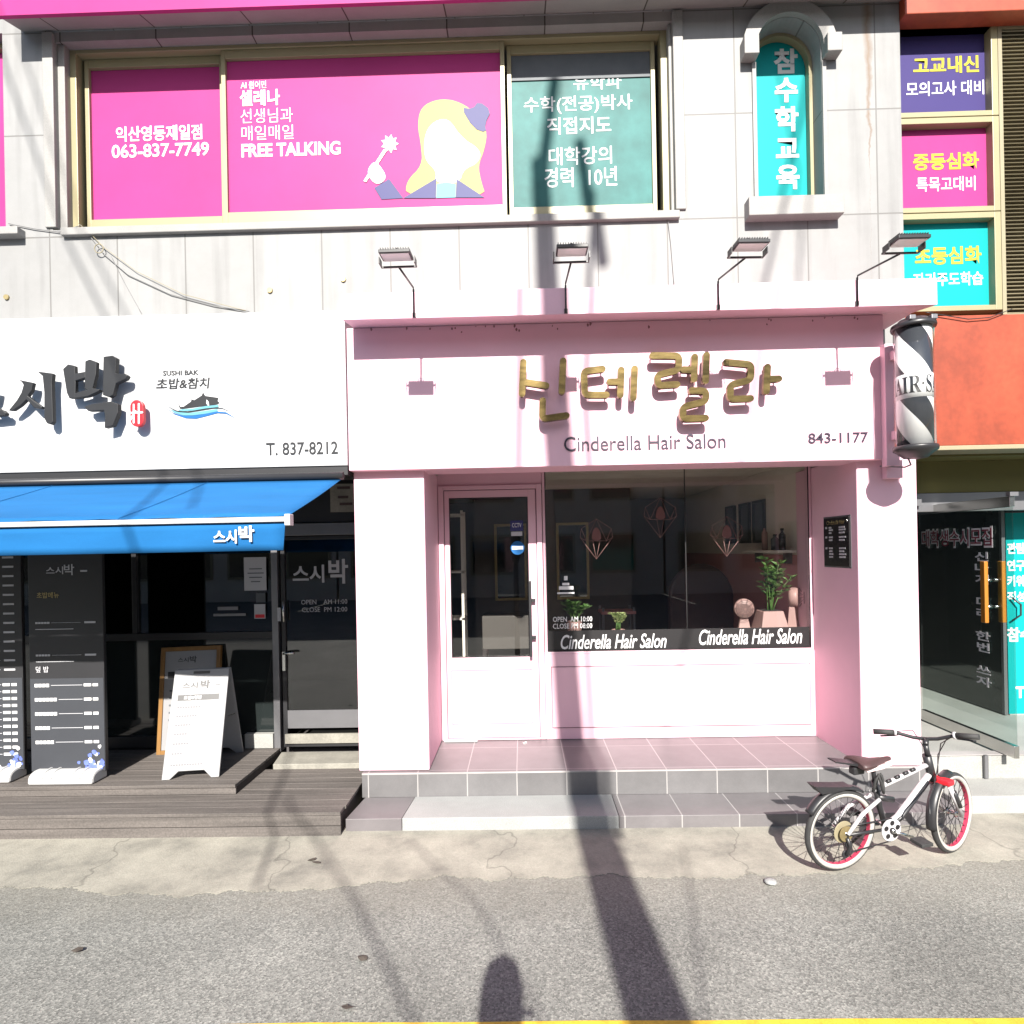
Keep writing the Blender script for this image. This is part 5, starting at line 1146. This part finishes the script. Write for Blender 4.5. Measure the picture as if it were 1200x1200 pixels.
link(L(MB().tube([(.232, 0, .47), (.205, 0, .60)], .0125, 10)), 'seat_post', 'dark', bk_, local=True)
# saddle
sd_ = MB(); prof = [(-.125, .075, .635), (-.11, .085, .642), (-.06, .075, .640), (0, .045, .630), (.06, .025, .630), (.115, .018, .632), (.13, .008, .628)]
o = 0; n = 10
for x, hw, z in prof:
    for k in range(n):
        a = math.pi * k / (n - 1); sd_.v.append(Vector((.20 + x, hw * math.cos(a), z - .028 + .030 * math.sin(a) ** .7)))
for i in range(len(prof) - 1):
    for k in range(n - 1): sd_.f.append([i * n + k, i * n + k + 1, (i + 1) * n + k + 1, (i + 1) * n + k]); sd_.smooth.append(True)
    sd_.f.append([i * n, (i + 1) * n, (i + 1) * n + n - 1, i * n + n - 1]); sd_.smooth.append(False)
sd_.f.append(list(range(n))[::-1]); sd_.f.append([(len(prof) - 1) * n + k for k in range(n)]); sd_.smooth += [False, False]
sdo = link(L(sd_), 'saddle', 'brown', bk_, local=True)
skirt = MB()
for s in (-1, 1): skirt.prism([(.10, .606), (.31, .606), (.33, .620), (.24, .585), (.13, .575)], s * .035 - .012, s * .035 + .012)
link(L(skirt), 'skirt', 'saddlepink', sdo, local=True, bevel=.004)
# crank, chainring, pedals, chain
cg = MB().lathe([(.066, -.045), (.068, -.041), (.066, -.037)], BB, 'Y', 32); crk = link(L(cg), 'chainring', 'bikewhite', bk_, local=True)
hl = MB()
for k in range(5):
    a = 2 * math.pi * k / 5 + .3; hl.lathe([(.015, -.0475), (.015, -.0455)], (BB[0] + .042 * math.cos(a), 0, BB[2] + .042 * math.sin(a)), 'Y', 12)
    hl.lathe([(.015, .0365 - .0735), (.015, -.0355)], (BB[0] + .042 * math.cos(a), 0, BB[2] + .042 * math.sin(a)), 'Y', 12)
hl.lathe([(.016, -.056), (.016, -.0455)], BB, 'Y', 12); link(L(hl), 'cutout', 'vblack', crk, local=True)
ca = MB(); ca.box(BB[0] - .012, BB[0] + .012, -.075, -.060, BB[2] - .008, BB[2] + .008); a0 = rad(-20)
ca = MB().tube([(BB[0], -.066, BB[2]), (BB[0] + .135 * math.cos(a0), -.070, BB[2] + .135 * math.sin(a0))], .009, 8); ca.tube([(BB[0], .066, BB[2]), (BB[0] - .135 * math.cos(a0), .070, BB[2] - .135 * math.sin(a0))], .009, 8); ca.tube([(BB[0], -.066, BB[2]), (BB[0], .066, BB[2])], .012, 10); link(L(ca), 'crank', 'steel', bk_, local=True)
for s, sg in ((-1, 1), (1, -1)):
    px_, pz_ = BB[0] + sg * .135 * math.cos(a0), BB[2] + sg * .135 * math.sin(a0); link(L(MB().box(px_ - .04, px_ + .04, s * .125 - .04, s * .125 + .04, pz_ - .010, pz_ + .010)), 'pedal', 'rubber', bk_, local=True, bevel=.003)
chn = MB(); chn.tube([(BB[0], -.041, BB[2] + .067), (0, -.041, R0_ + .040)], .004, 6); chn.tube([(BB[0], -.041, BB[2] - .067), (.02, -.041, R0_ - .115), (-.01, -.041, R0_ - .10)], .004, 6); link(L(chn), 'chain', 'dark', bk_, local=True)
link(L(MB().lathe([(.045, -.046), (.043, -.040), (.036, -.036), (.030, -.028), (.026, -.024)], (0, 0, R0_), 'Y', 24)), 'sprocket', 'sprocket', bk_, local=True)
link(L(MB().lathe([(.062, -.024), (.064, -.022), (.060, -.020)], (0, 0, R0_), 'Y', 24)), 'spoke_guard', 'louvre', bk_, local=True)
dlr = MB(); dlr.tube([(0, -.05, R0_ - .02), (.02, -.055, R0_ - .07), (.0, -.05, R0_ - .12)], .011, 8); dlr.lathe([(.022, -.047), (.022, -.039)], (.02, 0, R0_ - .065), 'Y', 14); dlr.lathe([(.022, -.047), (.022, -.039)], (.0, 0, R0_ - .12), 'Y', 14); link(L(dlr), 'derailleur', 'dark', bk_, local=True)
# front fork, mudguards, bars
fk = MB()
for s in (-1, 1): fk.tube([(WB, s * .052, R0_), (.688, s * .050, R0_ + .19)], .013, 10)
SL = lambda mb: mb.xf(STEER).xf(LEAN)
link(SL(fk), 'fork', 'bikewhite', bk_, local=True)
fl_ = MB()
for s in (-1, 1): fl_.tube([(.775, s * .056, R0_ + .06), (.715, s * .054, R0_ + .16)], .017, 10)
link(SL(fl_), 'fork_leg', 'dark', bk_, local=True)
cr_ = MB(); cr_.box(.652, .715, -.066, .066, R0_ + .20, R0_ + .235); link(SL(cr_), 'fork_crown', 'red', bk_, local=True, bevel=.010)
def guard(a0_, a1_, r, w_, c):
    mb = MB(); n = 18; prof = [(-w_, -.012), (-w_ * .8, 0), (0, .008), (w_ * .8, 0), (w_, -.012)]
    for k in range(n + 1):
        a = a0_ + (a1_ - a0_) * k / n
        for y, d in prof: mb.v.append(Vector((c[0] + (r + d) * math.cos(a), y, c[2] + (r + d) * math.sin(a))))
    for k in range(n):
        for j in range(4): mb.f.append([k * 5 + j, k * 5 + j + 1, (k + 1) * 5 + j + 1, (k + 1) * 5 + j]); mb.smooth.append(True)
    return mb
g1 = link(L(guard(rad(60), rad(150), R0_ + .022, .030, (0, 0, R0_))), 'mudguard', 'dark', bk_, local=True); g1.modifiers.new('thick', 'SOLIDIFY').thickness = .003
tf = MB().prism([(.04, .500), (-.03, .505), (-.21, .528), (-.16, .478), (-.02, .482)], -.034, .034)
link(L(tf), 'mud_flap', 'dark', bk_, local=True)
g2 = link(SL(guard(rad(95), rad(190), R0_ + .018, .030, (WB, 0, R0_))), 'mudguard', 'dark', bk_, local=True); g2.modifiers.new('thick', 'SOLIDIFY').thickness = .003
stm = MB(); stm.tube([(.600, 0, .60), (.578, 0, .675)], .015, 10); stm.tube([(.578, 0, .672), (.62, 0, .700)], .016, 10); link(BL(stm), 'stem', 'dark', bk_, local=True)
hbp = [(.580, -.26, .738), (.596, -.15, .735), (.617, -.06, .705), (.62, 0, .700), (.617, .06, .705), (.596, .15, .735), (.580, .26, .738)]
bar = link(BL(MB().tube(hbp, .0105, 10)), 'handlebar', 'dark', bk_, local=True)
for s in (-1, 1):
    link(BL(MB().tube([(.594, s * .155, .735), (.576, s * .262, .738)], .0165, 12)), 'grip', 'rubber', bar, local=True)
    link(BL(MB().tube([(.597, s * .142, .734), (.595, s * .153, .735)], .021, 12)), 'clamp', 'bikewhite', bar, local=True)
    link(BL(MB().tube([(.605, s * .135, .725), (.635, s * .155, .708), (.64, s * .24, .698)], .006, 6)), 'brake_lever', 'dark', bar, local=True)
cb = MB(); cb.tube([(.625, -.15, .735), (.72, -.10, .70), (.74, -.03, .58), (.70, -.02, .47)], .003, 5); cb.tube([(.625, .15, .735), (.74, .08, .72), (.75, .03, .60), (.69, .02, .46)], .003, 5); cb.tube([(.60, -.14, .73), (.70, -.06, .66), (.64, -.03, .52), (.50, -.025, .47), (.30, -.022, .45), (.20, -.03, .40)], .003, 5); link(BL(cb), 'brake_cable', 'dark', bk_, local=True)
link(L(MB().tube([(.27, .06, .19), (.24, .19, .0)], .008, 8)), 'kickstand', 'dark', bk_, local=True)
bagm = MB().box(.06, .135, -.022, .022, .555, .60); link(L(bagm), 'saddle_bag', 'dark', bk_, local=True, bevel=.008)
rf2 = MB().prism([(.12, .600), (.12, .618), (-.075, .655), (-.075, .648)], -.032, .032); link(L(rf2), 'tail_flag', 'dark', bk_, local=True)
lk = MB().tube([(.215 + .03 * math.cos(a), -.04 + .02 * math.sin(a), .50 + .05 * math.sin(a * 2)) for a in [k * .5 for k in range(18)]], .008, 6); link(L(lk), 'cable_lock', 'rubber', bk_, local=True)

# ------------------------------------------------------------------ cables on the wall
def wire(name, px, Y, label, r=.004, mt='cableg', extra=None):
    pts = [(P(u, v, Y)[0], Y, P(u, v, Y)[1]) for u, v in px]
    q = []
    for i in range(len(pts) - 1):
        for k in range(6):
            t = k / 6; q.append(tuple(pts[i][j] + (pts[i + 1][j] - pts[i][j]) * t for j in range(3)))
    q.append(pts[-1]); return tag(link(MB().tube(q, r, 6), name, mt, None, pts[0]), label, 'cable')
wire('wall_cable', [(10, 262), (40, 268), (70, 272), (95, 264), (108, 280), (122, 298), (150, 322), (200, 345), (250, 358), (292, 365)], YW - .012, 'thin sagging cable from the left sill down to the white signboard', .0035)
wire('wall_cable', [(92, 262), (104, 272), (122, 290), (160, 318), (215, 345), (288, 364)], YW - .02, 'second thin cable hanging just above the sagging one', .0025, 'louvre')
cx0, cz0_ = P(117, 292, YW - .02); tag(link(MB().tube([(cx0 + .035 * math.cos(2 * math.pi * k / 20), YW - .03, cz0_ + .035 * math.sin(2 * math.pi * k / 20)) for k in range(20)], .0035, 6, True), 'cable_coil', 'louvre', None, (cx0, YW - .03, cz0_)), 'small coiled loop of cable below the window sill corner', 'cable')
wire('wall_cable', [(782, 252), (786, 285), (790, 334)], YW - .01, 'thin vertical cable between the teal window sill and the canopy', .0025)
wire('wall_cable', [(1085, 366), (1110, 370), (1135, 374), (1160, 372), (1186, 362)], YO - .05, 'loose dark cable drooping along the top of the orange panel', .0035, 'dark')
wire('wall_cable', [(130, 300), (145, 330), (165, 366)], YW - .015, 'single thin cable dropping from the coil to the white sign', .002)
for (u, v), lab in (((7, 348), 'rusty bolt at the left edge above the white sign'), ((316, 340), 'small rusty bolt on the wall above the phone number'), ((402, 327), 'grey conduit stub beside the left end of the canopy')):
    x, z = P(u, v, YW - .01); tag(link(MB().lathe([(.020, -.012), (.022, 0.0), (.010, .008), (.010, .03)], (x, YW - .001, z), 'Y', 10).xf(I4), 'wall_bolt', 'sprocket', None, (x, YW, z)), lab, 'bolt')

# ------------------------------------------------------------------ small litter on the ground
rnd = random.Random(5)
for i, (u, v) in enumerate([(90, 1115), (372, 1011), (425, 1123), (408, 1182), (366, 1008)]):
    x, y = G(u, v, .006); mb = MB(); n = 7
    mb.v = [Vector((x, y, .016))] + [Vector((x + .028 * rnd.uniform(.5, 1) * math.cos(6.283 * k / n) * 1.3, y + .02 * rnd.uniform(.5, 1) * math.sin(6.283 * k / n), .0075 + rnd.uniform(0, .012))) for k in range(n)]
    mb.f = [[0, 1 + k, 1 + (k + 1) % n] for k in range(n)]; mb.smooth = [False] * n
    o = tag(link(mb, 'dry_leaf', 'leafdead', None, (x, y, .006)), 'small dry dark leaf lying on the road or pavement', 'leaf', 'dry leaves on the ground'); o.modifiers.new('thick', 'SOLIDIFY').thickness = .001
x, y = G(903, 1035, .004); mb = MB().lathe([(.02, 0), (.035, .008), (.03, .018), (.008, .023)], (x, y, .003), n=10); tag(link(mb, 'pebble', 'slab', None, (x, y, .003)), 'pale flat pebble on the asphalt left of the bicycle', 'pebble')

# ------------------------------------------------------------------ behind the viewpoint: pole, wires, camera mast, houses over the road
TE = math.tan(SUN_EL); py = -2.5
def shadow_src(x, y, z, Y0): return (x, Y0, z + (y - Y0) * TE)
up_ = thing('utility_pole', (.68, py, 0), 'leaning concrete utility pole behind the viewpoint', 'utility pole')
top = 10.15; link(MB().tube([(.71, py, 0), (.48, py, 3.85), (.26, py, 7.7), (.20, py, top)], .165, 20, r1=.075), 'shaft', 'concrete', up_)
link(MB().tube([(.66, py, 9.1), (.52, py, 10.3)], .05, 10), 'bracket', 'greymetal', up_)
link(MB().tube([(.20, py - .2, 10.1), (.33, py - .2, 10.95)], .05, 10), 'insulator', 'greymetal', up_)
link(MB().tube([(.60, py, 4.5), (.47, py, 7.8), (.62, py, 9.9)], .022, 8), 'conduit', 'greymetal', up_)
link(MB().tube([(-.02, py, 7.2), (.02, py, 8.4)], .022, 8), 'conduit', 'greymetal', up_)
def shade_wire(pts, label, r, Y0=-3.0):
    q = [shadow_src(x, y, z, Y0) for x, y, z in pts]
    return tag(link(MB().tube(q, r, 6), 'overhead_cable', 'dark', None, q[0]), label, 'overhead cable', 'overhead cables behind the viewpoint')
f3 = lambda u, v, Y: (P(u, v, Y)[0], Y, P(u, v, Y)[1])
g3 = lambda u, v: (*G(u, v), 0)
shade_wire([f3(-40, -60, YW), f3(5, 75, YW), f3(75, 275, YW), f3(130, 400, YW - .3), f3(195, 560, YW - .3), f3(255, 720, YW - .3), g3(300, 1040)], 'thick dark overhead cable crossing the street at the left', .012)
shade_wire([f3(20, 40, YW), f3(95, 270, YW), f3(160, 400, YW - .3), f3(300, 700, YW - .3)], 'thin overhead cable beside the thick left one', .010)
shade_wire([f3(955, 40, 4.9), f3(940, 130, 4.9), f3(915, 240, 4.8), f3(893, 345, YW), f3(868, 540, YS), f3(800, 765, YD), f3(778, 860, YD)], 'overhead cable crossing the right half of the street', .018)
shade_wire([f3(905, 40, 4.9), f3(935, 200, 4.9), f3(938, 360, 4.6)], 'short drop cable at the right', .010, -2.8)
shade_wire([g3(350, 945), g3(380, 1000), g3(420, 1060), g3(475, 1180), g3(540, 1300)], 'sagging overhead cable left of the pole', .010)
shade_wire([g3(480, 985), g3(560, 1060), g3(640, 1200)], 'thin sagging overhead cable near the pole', .007)
shade_wire([g3(800, 990), g3(815, 1090), g3(830, 1250)], 'faint overhead cable right of the pole', .007)
# rounded camera mast beside the viewpoint
cm = thing('camera_mast', (-.125, -.35, 0), 'slim camera mast with rounded head at the viewpoint', 'camera mast')
hz_ = (2.82 + .35) * TE - .02
link(MB().lathe([(.05, hz_ - .55), (.085, hz_ - .45), (.092, hz_ - .25), (.090, hz_ - .12), (.07, hz_ - .04), (.035, hz_ - .008), (.005, hz_)], (-.125, -.35, 0), n=24), 'head', 'dark', cm)
link(MB().tube([(-.125, -.35, 0), (-.125, -.35, hz_ - .5)], .045, 12), 'post', 'dark', cm); link(MB().tube([(-.125, -.35, hz_ - .2), (.005, -.35, hz_ - .24)], .014, 8), 'side_arm', 'dark', cm)
# plain houses over the road (seen only as reflections in the glass)
for i, (x0, x1, h, lab) in enumerate([(-22, -7.5, 7.4, 'low brown building across the road, left of the viewpoint'), (-7.4, 5.6, 7.5, 'brown two-storey building across the road behind the viewpoint'), (5.7, 21, 7.4, 'low brown building across the road, right of the viewpoint')]):
    t = thing('street_building', ((x0 + x1) / 2, -14, 0), lab, 'building'); link(MB().box(x0, x1, -20, -14, 0, h), 'wall', 'brick', t); mb = MB(); gl = MB()
    for k in range(int((x1 - x0) / 2.4)):
        for z in (.9, 3.8):
            if z + 1.6 < h: mb.box(x0 + .5 + k * 2.4, x0 + 2.3 + k * 2.4, -13.99, -13.95, z, z + 1.6); gl.box(x0 + .6 + k * 2.4, x0 + 2.2 + k * 2.4, -13.949, -13.94, z + .1, z + 1.5)
    link(mb, 'window_frame', 'louvre', t); link(gl, 'window_pane', 'lowpanel', t); link(MB().box(x0 - .2, x1 + .2, -20.2, -13.7, h, h + .15), 'roof', 'greymetal', t)

bpy.data.objects.remove(_fo)
